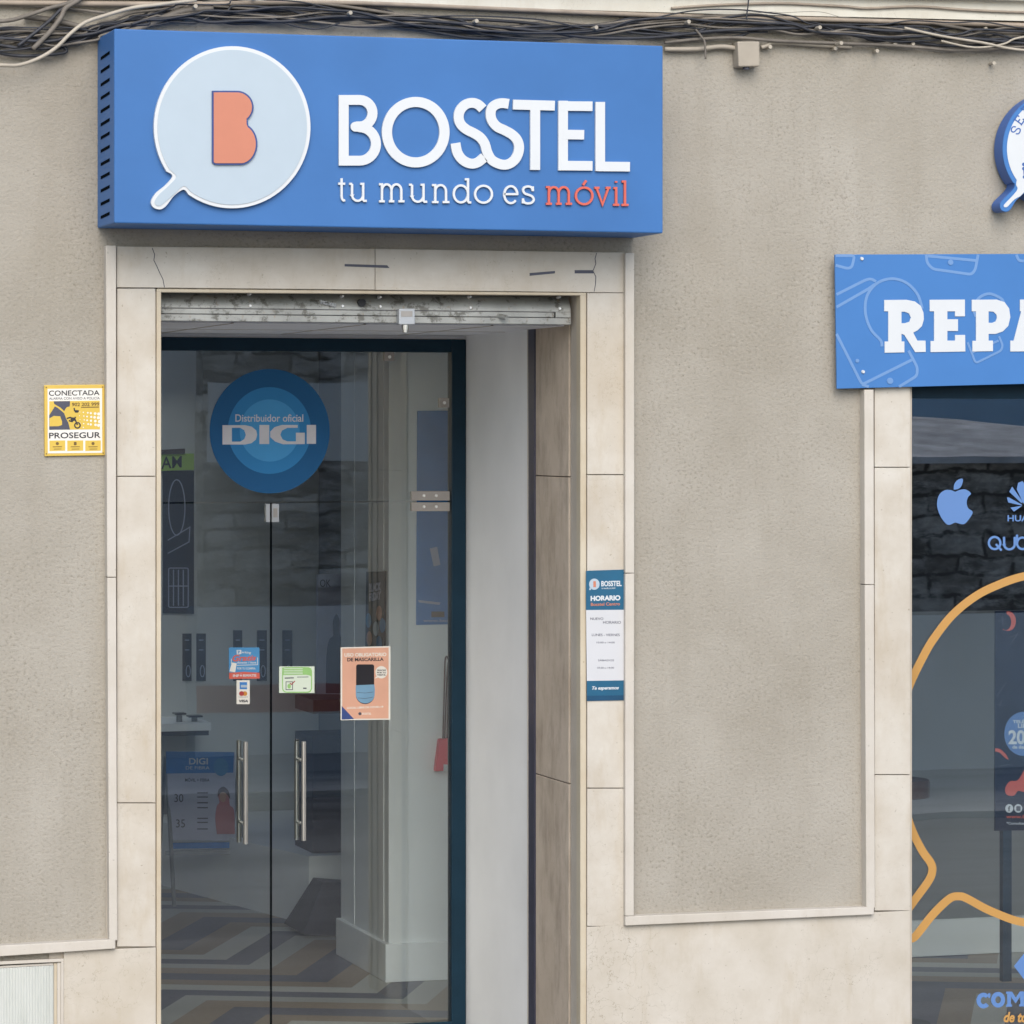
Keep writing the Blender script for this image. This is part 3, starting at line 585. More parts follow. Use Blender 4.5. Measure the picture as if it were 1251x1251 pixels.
def bubble_contour(inset):
    cx, cy, rx, ry = 845, 463, 285 - inset, 295 - inset
    pts = arc(cx, cy, rx, ry, -124, 213, 80)
    tail = smooth_path([pts[-1], (628 + inset, 640 + inset * .2), (604 + inset * .75, 672 + inset * .3), (568 + inset * .8, 702 + inset * .5), (550 + inset, 733), (558 + inset * .8, 754 - inset * .6), (582, 762 - inset), (604 - inset * .6, 750 - inset * .8), (634 - inset * .1, 712 - inset * .3), (668, 690 - inset), pts[0]], 6)[1:-1]
    return A(pts + tail)
lb = shapeobj('speech_bubble', [bubble_contour(0)], BY - .022, .023, M['white'], bs, bevel=.004)
shapeobj('bubble_face', [bubble_contour(13)], BY - .025, .012, M['lightblue'], lb)
def bshape(i):
    return A([(772 + i, 330 + i), (855, 330 + i)] + arc(862, 390, 61 - i, 60 - i, 85, -50, 14) + [(903 - i, 450)] + arc(875, 524, 62 - i, 76 - i, 62, -85, 16) + [(800, 600 - i)] + arc(790, 588, 18 - i, 12 - i, -90, -180, 5))
shapeobj('letter_edge', [bshape(0)], BY - .035, .012, M['navyedge'], lb)
shapeobj('letter', [bshape(6)], BY - .038, .012, M['orange'], lb)
# BOSSTEL, letter by letter
Bc = crop(400, 0, 1251 / 440)
def letter(paths, wpx, cap='butt'):
    mb = MB(); strokes(mb, [(['closed'] + Bc(pp[1:])) if pp[0] == 'closed' else Bc(pp) for pp in paths], wpx * 440 / 1251, BY - .014, .014, cap)
    return mb.build('letter', M['white'], bs)
letter([[(57, 575), (57, 330)], [(57, 347), (112, 347)] + arc(112, 393, 45, 46, 88, -90, 16) + [(100, 439)], [(112, 441)] + arc(112, 500, 57, 58, 88, -90, 18) + [(57, 558)], [(112, 440), (99, 440)]], 34)
shapeobj('letter', [circ(*Bc([(98, 440)])[0], 6)], BY - .0145, .013, M['white'], bs)
letter([['closed'] + circ(307, 459, 100, 105, 64)], 35)
letter([smooth_path([(540, 378), (524, 363), (503, 357), (480, 363), (462, 382), (456, 408), (464, 432), (484, 450), (510, 463), (532, 478), (547, 500), (556, 530), (572, 556), (600, 570), (625, 571), (648, 558), (662, 535), (666, 508), (658, 484), (640, 466), (615, 452), (590, 440), (573, 420), (567, 397), (572, 375), (588, 362), (608, 358), (630, 361)], 4)], 34)
letter([smooth_path([(445, 497), (452, 530), (470, 555), (497, 568), (522, 564), (545, 546)], 5)], 34)
letter([[(645, 363), (790, 367)], [(722, 370), (722, 590)]], 34)
letter([[(819, 350), (819, 592)], [(806, 368), (921, 369)], [(819, 467), (892, 468)], [(812, 575), (921, 576)]], 33)
letter([[(948, 354), (948, 594)], [(940, 578), (1051, 579)]], 33)

# slab-serif light lettering, x height = 1, y up
def slab_glyph(ch):
    if ch == 't': return .55, [[(.3, 1.32), (.3, .3)] + [(.3 + .22 * (1 - math.cos(t)), .3 - .3 * math.sin(t)) for t in [i * .17 for i in range(1, 9)]] + [(.62, .04)], [(0, 1), (.62, 1)]]
    if ch == 'u': return 1.0, [[(0, 1), (.16, 1)], [(.16, 1), (.16, .36)] + arc(.47, -.36, .31, .36, 180, 360, 12), [(.62, 1), (.78, 1), (.78, 0)], [(.78, 0), (.98, 0)]]
    if ch == 'n': return 1.0, [[(0, 1), (.18, 1), (.18, 0)], [(.18, .62)] + arc(.48, -.62, .31, .38, 170, 0, 12) + [(.79, 0)], [(0, 0), (.36, 0)], [(.6, 0), (.98, 0)]]
    if ch == 'm': return 1.5, [[(0, 1), (.16, 1), (.16, 0)], [(.16, .64)] + arc(.43, -.64, .27, .36, 170, 0, 12) + [(.70, 0)], [(.70, .64)] + arc(.98, -.64, .28, .36, 170, 0, 12) + [(1.26, 0)], [(0, 0), (.32, 0)], [(.56, 0), (.86, 0)], [(1.1, 0), (1.44, 0)]]
    if ch == 'd': return 1.0, [['closed'] + circ(.42, -.5, .4, .5, 26), [(.64, 1.36), (.82, 1.36), (.82, 0)], [(.82, 0), (1.0, 0)]]
    if ch in 'oó':
        p = [['closed'] + circ(.48, -.5, .46, .5, 28)]
        if ch == 'ó': p.append([(.42, 1.14), (.6, 1.42)])
        return 1.0, p
    if ch == 'e': return .95, [[(.05, .53), (.86, .53)] + arc(.46, -.5, .41, .5, 4, 318, 26)]
    if ch == 's': return .8, [smooth_path([(.62, .76), (.55, .94), (.34, 1.0), (.13, .93), (.07, .75), (.18, .58), (.4, .5), (.6, .4), (.68, .22), (.58, .06), (.36, 0), (.14, .06), (.06, .26)], 4), [(.63, 1.0), (.63, .72)], [(.06, .3), (.06, .0)]]
    if ch == 'v': return .95, [[(.12, 1), (.46, 0), (.8, 1)], [(0, 1), (.28, 1)], [(.64, 1), (.92, 1)]]
    if ch == 'i': return .4, [[(.02, 1), (.2, 1), (.2, 0)], [(0, 0), (.4, 0)], [(.2, 1.32), (.2, 1.42)]]
    if ch == 'l': return .4, [[(.02, 1.4), (.2, 1.4), (.2, 0)], [(0, 0), (.4, 0)]]
def slabword(items, Y, th, mat, parent, wpx):
    mb = MB()
    for ch, x0, x1, base, xh in items:
        adv, ps = slab_glyph(ch); allx = [q[0] for pp in ps for q in pp if q != 'closed']; mx = max(allx)
        def T(q): 
            y = q[1]; return (x0 + (x1 - x0) * q[0] / mx, base - xh * y)
        out = []
        for pp in ps:
            cl = pp[0] == 'closed'; body = pp[1:] if cl else pp
            # arcs were made with the picture's y-down helper
            out.append((['closed'] if cl else []) + Bc([T(q) for q in body]))
        strokes(mb, out, wpx, Y, th)
    return mb.build('lettering', mat, parent)
# arc() flips y, so glyph arcs above use negative cy to come out y-up
def fixarc():
    pass
base = lambda x: 697 + (x - 40) * 15 / 1005
W1 = [('t', 38, 62), ('u', 76, 137), ('m', 180, 268), ('u', 284, 347), ('n', 364, 424), ('d', 438, 500), ('o', 512, 572), ('e', 612, 660), ('s', 676, 717)]
W2 = [('m', 760, 850), ('ó', 862, 921), ('v', 928, 984), ('i', 993, 1014), ('l', 1022, 1046)]
ARCFIX = arc
def arc_up(cx, cy, rx, ry, a0, a1, n=20): return [(cx + rx * math.cos(R(a0 + (a1 - a0) * i / n)), -cy + ry * math.sin(R(a0 + (a1 - a0) * i / n))) for i in range(n + 1)]
arc = arc_up                                        # glyph space is y-up
slabword([(a, b, c, base(b), 59) for a, b, c in W1], BY - .012, .012, M['white'], bs, 2.7)
slabword([(a, b, c, base(b), 58) for a, b, c in W2], BY - .012, .012, M['coral'], bs, 2.7)
arc = ARCFIX

# ================================================================ REPAIR PANEL
PY = -0.06
rp = thing('panel_sign', 'blue panel sign over the shop window with white slab letters REPA', 'shop sign', (Xat(1150, PY), PY, Zat(1150, 475, PY)))
pq = [(1020, 311), (1560, 309), (1560, 461), (1022.5, 475)]
MB().quadpx(pq, PY, .012).build('panel', M['panel'], rp, bevel=.002)
Rc = crop(1000, 280, 981 / 251)
def slabpoly(conts): return shapeobj('letter', [Rc(c) for c in conts], PY - .004, .005, M['white'], rp)
slabpoly([[(314, 338), (420, 337)] + [(460, 345), (488, 366), (501, 398), (503, 430), (494, 462), (474, 482), (452, 494), (472, 532), (511, 532), (512, 586), (462, 587), (410, 505), (396, 499), (396, 536), (410, 536), (410, 588), (316, 590), (316, 536), (333, 536), (333, 392), (314, 392)],
          [(396, 394), (412, 394), (432, 402), (441, 422), (434, 442), (412, 449), (396, 449)]])
slabpoly([[(531, 337), (699, 336), (699, 416), (652, 416), (652, 392), (615, 392), (615, 430), (666, 430), (666, 486), (615, 486), (615, 532), (652, 532), (652, 505), (700, 505), (701, 584), (535, 587), (535, 534), (552, 534), (552, 392), (531, 392)]])
slabpoly([[(732, 337), (850, 336), (888, 348), (910, 378), (916, 420), (906, 462), (880, 488), (845, 500), (812, 500), (812, 532), (833, 532), (833, 582), (735, 584), (735, 533), (752, 533), (752, 392), (732, 392)],
          [(812, 392), (836, 394), (850, 408), (852, 424), (846, 440), (830, 447), (812, 447)]])
slabpoly([[(916, 584), (916, 532), (932, 532), (968, 392), (962, 392), (962, 336), (1072, 336), (1118, 532), (1134, 532), (1134, 582), (1040, 582), (1040, 532), (1050, 532), (1046, 512), (1002, 512), (998, 532), (1008, 532), (1008, 583)],
          [(1008, 462), (1040, 462), (1026, 400)]])
ln = MB()
def soft(p, r=16):
    out = [p[0]]
    for a_, b_, c_ in zip(p, p[1:], p[2:]):
        A_, B_, C_ = Vector(a_), Vector(b_), Vector(c_); d1 = (A_ - B_); d2 = (C_ - B_); k1 = min(r, d1.length * .45); k2 = min(r, d2.length * .45)
        P1, P2 = B_ + d1.normalized() * k1, B_ + d2.normalized() * k2
        out += [tuple(P1 * (1 - t) ** 2 + B_ * 2 * t * (1 - t) + P2 * t * t) for t in (0, .25, .5, .75, 1)]
    return out + [p[-1]]
nl = [0]
def iline(paths, wd):
    for q in paths:
        nl[0] += 1; dz = .00012 * nl[0]; shapeobj('phone_outline', ribbon(Rc(soft(q) if len(q) < 12 else q), wd / 3.9), PY - .0006 - dz, .0012 + dz, M['panelline'], rp)
iline([[(82, 126), (172, 126), (160, 180), (140, 188), (82, 172)], [(514, 122), (518, 160), (545, 190), (730, 216), (748, 195), (762, 122)], [(522, 128), (758, 150)]], 13)
iline([[(86, 312), (225, 242), (250, 236), (275, 250)], [(270, 262), (240, 284), (86, 372)], [(86, 500), (208, 742), (450, 622)], [(208, 742), (240, 752)], [(430, 580), (472, 660), (470, 700), (385, 752)], [(945, 122), (955, 150), (980, 152)]], 13)
iline([smooth_path([(303, 560), (296, 530), (250, 478), (224, 400), (232, 318), (280, 258), (350, 236), (420, 256), (472, 310), (496, 380)], 6), smooth_path([(752, 418), (742, 380), (765, 330), (815, 308), (870, 330), (884, 352)], 6)], 13)
iline([[(712, 540), (750, 640), (872, 580), (880, 555), (862, 512)], [(732, 590), (860, 532)]], 10)
for cx, cy, r in ((631, 158, 13), (342, 724, 15), (186, 628, 9), (1003, 165, 9)): shapeobj('phone_button', [Rc(circ(cx, cy, r, None, 20))], PY - .0034, .004, M['panelline'], rp)
for cx, cy in ((206, 141), (212, 681)):
    x, y, z = at(*Rc([(cx, cy)])[0], PY); MB().cyl((x, PY, z), (x, PY - .008, z), .009, 14, .007).build('screw', M['white'], rp)
    MB().cyl((x, PY + .012, z), (x, .001, z), .012, 12).build('spacer', M['steel'], rp)

# ================================================================ ROUND BUBBLE SIGN, top right
UY = -0.11
us = thing('bubble_sign', 'round white and blue speech bubble sign lettered SER on the upper right wall', 'shop sign', (Xat(1251, UY), UY, Zat(1251, 255, UY)))
Uc = crop(1195, 110, 438 / 56)
def uc(i):
    cx, cy, rx, ry = 742, 560, 512 - i, 545 - i
    a = arc(cx, cy, rx, ry, 210, -122 + 0, 60)
    a = arc(cx, cy, rx, ry, -128, 217, 80)
    k = i / 45
    tl = smooth_path([a[-1], (350 + i * .3, 900 + i * .1), (330 + i * .9, 950 + i * .2), (230 + i * .75, 1050 + i * .6), (205 + i * .9, 1100), (222 + i * .6, 1150 - i * .7), (270, 1165 - i), (310 - i * .5, 1140 - i * .7), (360 - i * .3, 1060 - i * .3), (410, 1012 - i * .1), a[0]], 6)[1:-1]
    return Uc(a + tl)
shapeobj('case', [uc(0)], UY, -UY - .02, M['bluedk'], us, bevel=.004)
shapeobj('rim', [uc(5)], UY - .004, .01, M['panel'], us)
shapeobj('face', [uc(46)], UY - .006, .01, M['white'], us)
def rotg(paths, cx, cy, s, ang):
    out = []
    for pp in paths:
        cl = pp[0] == 'closed'; b = pp[1:] if cl else pp
        q = [(cx + s * (x * math.cos(ang) + y * math.sin(ang)), cy - s * (-x * math.sin(ang) + y * math.cos(ang)) if False else cy + s * (x * math.sin(ang) - y * math.cos(ang))) for x, y in b]
        q = [(cx + s * (x * math.cos(ang)) + s * y * math.sin(ang), cy + s * x * math.sin(ang) - s * y * math.cos(ang)) for x, y in b]
        out.append((['closed'] if cl else []) + Uc(q))
    return out
Sg = [smooth_path([(.3, .55), (.2, .78), (0, .85), (-.22, .78), (-.28, .58), (-.15, .45), (.1, .38), (.28, .25), (.25, .05), (0, -.02), (-.2, .05), (-.3, .26)], 4)]
Eg = [[(-.2, 0), (-.2, .85)], [(-.3, .83), (.28, .83), (.28, .62)], [(-.2, .43), (.12, .43)], [(-.3, 0), (.3, 0), (.3, .22)]]
Rg = [[(-.2, 0), (-.2, .85)], [(-.32, .83), (.05, .83), (.22, .74), (.24, .6), (.16, .46), (-.2, .42)], [(.02, .42), (.3, .0), (.4, 0)], [(-.32, 0), (-.05, 0)]]
for gl, cx, cy, an in ((Sg, 396, 402, -64), (Eg, 427, 312, -54), (Rg, 490, 218, -42)): strokes(MB(), rotg(gl, cx, cy, 98, R(an)), 1.5, UY - .007, .002).build('letter', M['bluedk'], us)
dm = MB()
for cx, cy in ((432, 710), (432, 750), (438, 830), (448, 790)): shape(dm, [Uc(circ(cx + 6, cy, 18, None, 14))], UY - .007, .002)
shape(dm, [Uc([(430, 735), (520, 700), (520, 860), (436, 842)])], UY - .0068, .002)
dm.build('emblem', M['bluedk'], us)

# ================================================================ WALL PLAQUE, HOURS POSTER, BOXES
QY = -0.012
pl = thing('alarm_plaque', 'yellow burglar alarm plaque reading CONECTADA and PROSEGUR on the wall left of the door', 'sign', (Xat(91, 0), 0, Zat(91, 557)))
Pc = crop(40, 460, 1251 / 160)
MB().quadpx(Pc([(110, 82), (686, 76), (690, 752), (114, 762)]), QY, .012).build('plate', M['yellow'], pl, bevel=.002)
shapeobj('printed_field', [Pc([(142, 118), (662, 112), (664, 728), (144, 734)])], QY - .001, .002, M['signwhite'], pl)
pic = shapeobj('picture', [Pc([(158, 236), (640, 230), (642, 504), (158, 508)])], QY - .0018, .002, M['yellowprint'], pl)
q = MB(); sil = [[(200, 236), (356, 234), (356, 262), (352, 286), (330, 290), (318, 300), (300, 330), (270, 300), (206, 262)], [(212, 284), (240, 300), (300, 350), (318, 400), (340, 440), (356, 506), (158, 508), (158, 370)]]
for c_ in sil: shape(q, [Pc(c_)], QY - .0024, .001)
q.build('rider_silhouette', M['greyink'], pl)
shapeobj('badge', [Pc([(160, 400), (200, 376), (262, 380), (280, 430), (280, 462), (250, 474), (160, 476)])], QY - .003, .001, M['yellowprint'], pl)
q = MB(); strokes(q, [['closed'] + Pc(circ(427, 466, 26, None, 18)), Pc([(325, 400), (360, 390), (405, 410), (427, 462)]), Pc([(345, 420), (375, 430), (410, 385)]), Pc([(395, 300), (400, 325), (440, 330)])], 1.6, QY - .0026, .001); shape(q, [Pc(circ(385, 408, 26, 18, 14))], QY - .0027, .001)
shape(q, [Pc([(392, 318), (440, 322), (430, 346), (405, 344)])], QY - .0027, .001); q.build('motorbike_print', M['ink'], pl)
q = MB()
for i in range(26):
    a_ = 452 + (i % 6) * 36 + random.uniform(-6, 6); b_ = 338 + (i // 6) * 36 + (i % 6) * 4; shape(q, [Pc(circ(a_, min(b_, 490), 4 + (i % 6) * 2.2, None, 10))], QY - .0024, .001)
q.build('dots', M['signwhite'], pl)
textobj('lettering', 'CONECTADA', Pc([(154, 134), (638, 130), (638, 178), (154, 184)]), QY - .002, M['ink'], pl, th=.001, bold=.012)
textobj('lettering', 'ALARMA CON AVISO A POLICÍA', Pc([(156, 192), (640, 188), (640, 218), (156, 222)]), QY - .002, M['greyink'], pl, th=.001)
textobj('lettering', '902 202 999', Pc([(374, 250), (636, 246), (636, 280), (374, 284)]), QY - .003, M['brown'], pl, th=.001, bold=.02)
q = MB(); q.quadpx(Pc([(462, 290), (632, 287), (632, 296), (462, 298)]), QY - .0026, .001); q.build('rule', M['brown'], pl)
textobj('lettering', 'PROSEGUR', Pc([(156, 536), (648, 530), (648, 586), (156, 592)]), QY - .002, M['ink'], pl, th=.001, bold=.015)
for x0, x1 in ((160, 310), (330, 482), (502, 650)):
    shapeobj('yellow_box', [Pc([(x0, 612), (x1, 610), (x1, 708), (x0, 712)])], QY - .0016, .001, M['yellowprint'], pl)
    mx_ = (x0 + x1) / 2; q = MB(); q.quadpx(Pc([(mx_ - 44, 668), (mx_ + 44, 667), (mx_ + 44, 674), (mx_ - 44, 675)]), QY - .0022, .001); q.quadpx(Pc([(mx_ - 34, 690), (mx_ + 40, 689), (mx_ + 40, 695), (mx_ - 34, 696)]), QY - .0022, .001)
    shape(q, [Pc(circ(mx_, 640, 15, None, 14)) if x0 != 330 else Pc(rrect(mx_ - 13, 624, mx_ + 13, 656, 5))], QY - .0022, .001); q.build('pictogram', M['brown'], pl)
for a_, b_ in ((129, 104), (668, 100), (131, 738), (672, 730)):
    x, y, z = at(*Pc([(a_, b_)])[0], QY); MB().cyl((x, QY, z), (x, QY - .002, z), .0028, 10).build('screw', M['brown'], pl)

HY = SY - .004
hp = thing('opening_hours_notice', 'narrow opening hours notice headed HORARIO taped to the right door pilaster', 'notice', (Xat(739, HY), HY, Zat(739, 856, HY)))
Hc = crop(700, 680, 527 / 80)
shapeobj('header', [Hc([(106, 114), (414, 104), (416, 428), (106, 430)])], HY, .003, M['teal'], hp)
shapeobj('sheet', [Hc([(106, 430), (416, 428), (414, 996), (112, 1000)])], HY - .0006, .003, M['paper'], hp)
shapeobj('footer', [Hc([(112, 1000), (414, 996), (414, 1156), (112, 1162)])], HY, .003, M['teal'], hp)
shapeobj('footer_band', [Hc([(112, 1120), (414, 1116), (414, 1156), (112, 1162)])], HY - .0004, .003, M['tealdk'], hp)
lg_ = shapeobj('logo', [Hc(circ(172, 222, 42, 45, 28)), ], HY - .0008, .003, M['lightblue'], hp)
shapeobj('logo_tail', [Hc([(136, 246), (150, 258), (140, 270), (130, 268)])], HY - .0008, .003, M['lightblue'], lg_)
shapeobj('logo_letter', [Hc([(164, 198), (184, 198), (186, 246), (164, 246)])], HY - .0014, .001, M['orange'], lg_)
textobj('lettering', 'BOSSTEL', Hc([(228, 196), (392, 194), (392, 238), (228, 240)]), HY - .001, M['white'], hp, bold=.03)
textobj('lettering', 'tu mundo es móvil', Hc([(230, 246), (340, 244), (340, 260), (230, 262)]), HY - .001, M['white'], hp)
textobj('lettering', 'HORARIO', Hc([(142, 316), (382, 310), (382, 352), (142, 358)]), HY - .001, M['white'], hp, bold=.05)
textobj('lettering', 'Bosstel Centro', Hc([(144, 372), (378, 366), (378, 392), (144, 398)]), HY - .001, M['orange'], hp, bold=.02)
for s_, q_ in (('NUEVO', (140, 490, 244, 510)), ('HORARIO', (242, 518, 386, 540)), ('LUNES - VIERNES', (152, 620, 376, 640)), ('10:00 a 14:00', (190, 684, 336, 698)), ('SÁBADOS', (202, 824, 330, 842)), ('10:30 a 14:00', (196, 888, 330, 902))):
    textobj('lettering', s_, Hc(rect(*q_)), HY - .001, M['greyink'], hp, bold=.005)
textobj('lettering', 'Te esperamos', Hc([(154, 1044), (370, 1042), (370, 1076), (154, 1080)]), HY - .001, M['white'], hp, bold=.03, shear=.3)

jb = thing('junction_box', 'square painted junction box with pipe stub under the cables on the upper wall', 'junction box', (Xat(914), 0, Zat(914, 82)))
MB().quadpx([(901, 50.5), (928, 50.5), (928.5, 81), (902.5, 81.5)], -.075, .076).build('box', M['boxpaint'], jb, bevel=.006)
x, y, z = at(911, 82, -.04); MB().cyl((x, -.045, z), (x, -.045, z - .012), .016, 14).build('grommet', M['greyink'], jb)
def ppath(pts, Y): return [at(a, b, Y) for a, b in smooth_path(pts, 5)]
MB().tube(ppath([(930, 58), (936, 56), (943, 52), (960, 52), (1000, 55), (1040, 57)], -.03), .010).build('conduit', M['boxpaint'], jb, smooth=True)
MB().tube(ppath([(812, 60), (850, 60), (880, 57), (898, 59), (903, 62)], -.03), .011).build('conduit', M['boxpaint'], jb, smooth=True)

mc = thing('meter_cabinet', 'white ribbed metal meter cabinet set into the lower left wall', 'cabinet', (Xat(30), 0, -.02))
q = MB(); q.quadpx([(-160, 1182), (78, 1171), (78, 1175), (-160, 1186)], -.03, .03); q.quadpx([(74.5, 1175), (78, 1175), (78, 1500), (74.5, 1500)], -.03, .03); q.build('outer_frame', M['trim'], mc, bevel=.002)
q = MB(); q.quadpx([(-160, 1187), (74, 1175.6), (74, 1500), (-160, 1500)], -.006, .005); q.build('gap', M['black'], mc)
q = MB(); q.quadpx([(-160, 1189), (65, 1176.6), (65, 1179), (-160, 1191.5)], -.018, .02); q.quadpx([(70, 1176), (74, 1176), (74, 1500), (70, 1500)], -.022, .02); q.build('door_frame', M['trim'], mc)
q = MB(); q.quadpx([(-160, 1192), (65.5, 1179.5), (65.5, 1500), (-160, 1500)], -.020, .018); q.build('ribbed_door', M['ribbed'], mc, bevel=.002)
q = MB(); q.quadpx([(66, 1176.5), (69.5, 1176.5), (69.5, 1500), (66, 1500)], -.017, .015); q.build('hinge_strip', M['edge'], mc)

# ================================================================ CABLES
GC = 'cables strung along the top of the facade'
def cable(pts, r, mat, label, Y=-0.03, name='cable'):
    o = MB().tube(ppath(pts, Y), r, 8).build(name, M[mat], smooth=True); tag(o, label, 'cable', GC); return o
cable([(-90, 75), (0, 79.5), (25, 79), (50, 70), (70, 57), (85, 42), (103, 28), (125, 20), (160, 10), (190, 6), (240, 0)], .0085, 'cablepale', 'pale cable sagging in a curve at the top left corner of the wall', -.09)
cable([(-90, 28), (0, 26), (30, 20), (60, 10), (85, 3), (100, -8)], .009, 'cablegrey', 'grey cable climbing to the left end of the cornice', -.07)
cable([(40, 60), (60, 40), (74, 22), (80, 10), (96, 0), (104, -10)], .011, 'cablegrey', 'grey twisted cable slanting steeply up above the left end of the box sign', -.075)
cable([(22, 56), (45, 38), (62, 24), (74, 12), (88, 2)], .008, 'cable', 'short dark cable slanting up beside the grey twisted cable', -.065)
cable([(30, 20), (60, 24), (80, 28), (95, 32), (110, 36)], .013, 'cablegrey', 'thick grey pipe stub behind the slanting cables at top left', -.03)
shared = 'dark cable in the tangled bundle running along the top of the wall'
mids = [(-90, 50), (0, 50), (70, 49), (110, 40), (150, 30), (190, 18), (230, 14), (300, 14), (400, 18), (500, 27), (600, 34), (720, 36), (840, 30), (930, 27), (1000, 32), (1080, 37), (1160, 42), (1251, 43), (1420, 46)]
mids = [q for a_, b_ in zip(mids, mids[1:]) for q in (a_, ((a_[0] + b_[0]) / 2, (a_[1] + b_[1]) / 2))] + [mids[-1]]
for i in range(18):
    r_ = random.Random(i * 17 + 3); lo = r_.uniform(-1, 1); pts = []
    ph = r_.uniform(0, 6); fq = r_.uniform(.008, .034)
    for x, y in mids:
        sp = 13 if x > 760 else (11 if x > 200 else (14 if x < 80 else 8))
        pts.append((x + (r_.uniform(-12, 12) if -50 < x < 1300 else 0), y + lo * sp * .75 + math.sin(x * fq + ph) * sp * .55 + r_.uniform(-3, 3)))
    if i % 5 == 4: pts = pts[9:] if i % 2 else pts[:27]
    grey = i % 3 == 1
    cable(pts, r_.choice((.0035, .0045, .0055, .0075)), 'cablegrey' if grey else 'cable', ('grey cable woven through the dark bundle along the top of the wall' if grey else shared), -.02 - .006 * (i % 10))
cable([(140, 44), (165, 36), (200, 22), (225, 13), (260, 10)], .016, 'cablegrey', 'thick grey conduit bending up behind the left end of the box sign', -.05)
cable([(330, 22), (365, 33), (390, 35), (415, 28)], .004, 'cable', 'thin black loop hanging just above the box sign', -.06)
cable([(812, 52), (850, 48), (900, 46), (950, 50), (1030, 53), (1100, 56), (1180, 62), (1251, 58), (1420, 56)], .008, 'cablegrey', 'grey cable running lowest along the wall right of the junction box', -.045)
cable([(1105, 34), (1150, 44), (1200, 52), (1260, 62), (1420, 66)], .006, 'cablepale', 'pale cable slanting down to the right edge below the cornice', -.085)
cable([(1150, 50), (1190, 58), (1225, 54), (1245, 46), (1300, 40)], .005, 'cablepale', 'short pale cable dipping between the dark cables at the upper right', -.08)
cable([(915, -12), (914, 6), (912, 20), (913, 24)], .0035, 'cable', 'thin black cable hanging straight down in front of the cornice', -.10)
cable([(-90, 2), (200, 5), (400, 2.5), (600, 10), (840, 20), (1000, 23.5), (1251, 31), (1420, 37)], .012, 'pipe', 'long pinkish pipe fixed under the cornice', -.035, name='pipe')
cable([(-90, 5), (0, 6), (60, 8), (130, 16)], .006, 'cablegrey', 'grey cable lying along the top left ledge', -.03)
cable([(820, 10), (880, 6), (950, 4), (1000, 6), (1035, 8), (1060, 10), (1120, 8), (1180, 12), (1251, 15), (1420, 18)], .006, 'pipe', 'beige cable pinned across the face of the cornice at the right', -.056)
cable([(850, 36), (857, 45), (861, 52), (862, 72)], .005, 'cablegrey', 'grey cable end hanging down left of the junction box', -.07)
# ties and pins
for i, (a_, b_) in enumerate(((238, 8), (311, -4), (427, 16), (581, 26), (727, 34), (840, 27), (1000, 34), (1026, 53), (1120, 52), (1098, 52), (1209, 34), (1025, 58), (1076, 61), (1219, 76), (945, 56))):
    x, y, z = at(a_, b_, -.09)
    o = MB().cyl((x, -.11 if i < 8 else -.05, z), (x, -.002, z), .009, 12, .007).build('wall_pin', M['cablepale'], smooth=False)
    tag(o, 'small metal pin fixing the cables along the top of the wall', 'pin', 'pins holding the cables')

# ================================================================ STICKERS ON THE DOORS
DY = GY - .0065
dg = thing('round_decal', 'round blue decal reading Distribuidor oficial DIGI on the pane above the doors', 'decal', (Xat(330, DY), DY, Zat(330, 602, DY)))
Dc = crop(180, 280, 1104 / 300)
shapeobj('outer_disc', [Dc(circ(550, 908, 270, 280, 72))], DY, .0012, M['decal0'], dg)
shapeobj('middle_disc', [Dc(circ(549, 905, 187, 195, 64))], DY - .0006, .001, M['decal1'], dg)
shapeobj('inner_disc', [Dc(circ(550, 905, 135, 140, 56))], DY - .0012, .001, M['decal2'], dg)
textobj('lettering', 'Distribuidor oficial', Dc(rect(396, 832, 701, 866)), DY - .0018, M['decaltext'], dg, bold=.01)
q = MB()
shape(q, [Dc([(338, 881), (440, 881), (470, 888), (490, 905), (494, 925), (488, 946), (468, 962), (440, 968), (338, 968)]), Dc([(380, 893), (418, 893), (436, 904), (443, 925), (436, 944), (418, 955), (380, 955)])], DY - .0018, .001)
shape(q, [Dc(rect(504, 880, 548, 966))], DY - .0018, .001)
shape(q, [Dc([(676, 880), (676, 893), (630, 893), (605, 905), (598, 925), (608, 945), (630, 954), (668, 954), (668, 915), (708, 915), (708, 966), (610, 967), (575, 955), (553, 935), (553, 910), (572, 890), (605, 880)])], DY - .0018, .001)
shape(q, [Dc(rect(717, 880, 758, 965))], DY - .0018, .001); q.build('logo_lettering', M['decaltext'], dg)

Gc = crop(270, 785, 1251 / 120)
g1 = thing('parking_sticker', 'square blue and coral sticker reading Parking Gratis on the left glass door', 'sticker', (Xat(298, DY), DY, Zat(298, 830, DY)))
shapeobj('sheet', [Gc(rrect(100, 62, 490, 380, 14) )], DY, .001, M['stickerblue'], g1)
shapeobj('foot', [Gc([(104, 386), (300, 372), (492, 386), (492, 458), (104, 464)])], DY - .0005, .001, M['coral'], g1)
shapeobj('logo_square', [Gc([(198, 96), (258, 94), (260, 146), (202, 152)])], DY - .0006, .001, M['white'], g1)
textobj('lettering', 'P', Gc(rect(216, 104, 242, 142)), DY - .0012, M['stickerblue'], g1, bold=.03)
textobj('lettering', 'arking', Gc([(264, 108), (384, 114), (384, 152), (264, 142)]), DY - .0008, M['white'], g1, bold=.02, shear=.2)
textobj('lettering', 'Gratis', Gc([(146, 154), (452, 160), (446, 226), (146, 244)]), DY - .0008, M['coral'], g1, bold=.03, shear=.25)
textobj('lettering', 'durante 1 hora', Gc(rect(206, 240, 448, 268)), DY - .0008, M['white'], g1, bold=.02, shear=.2)
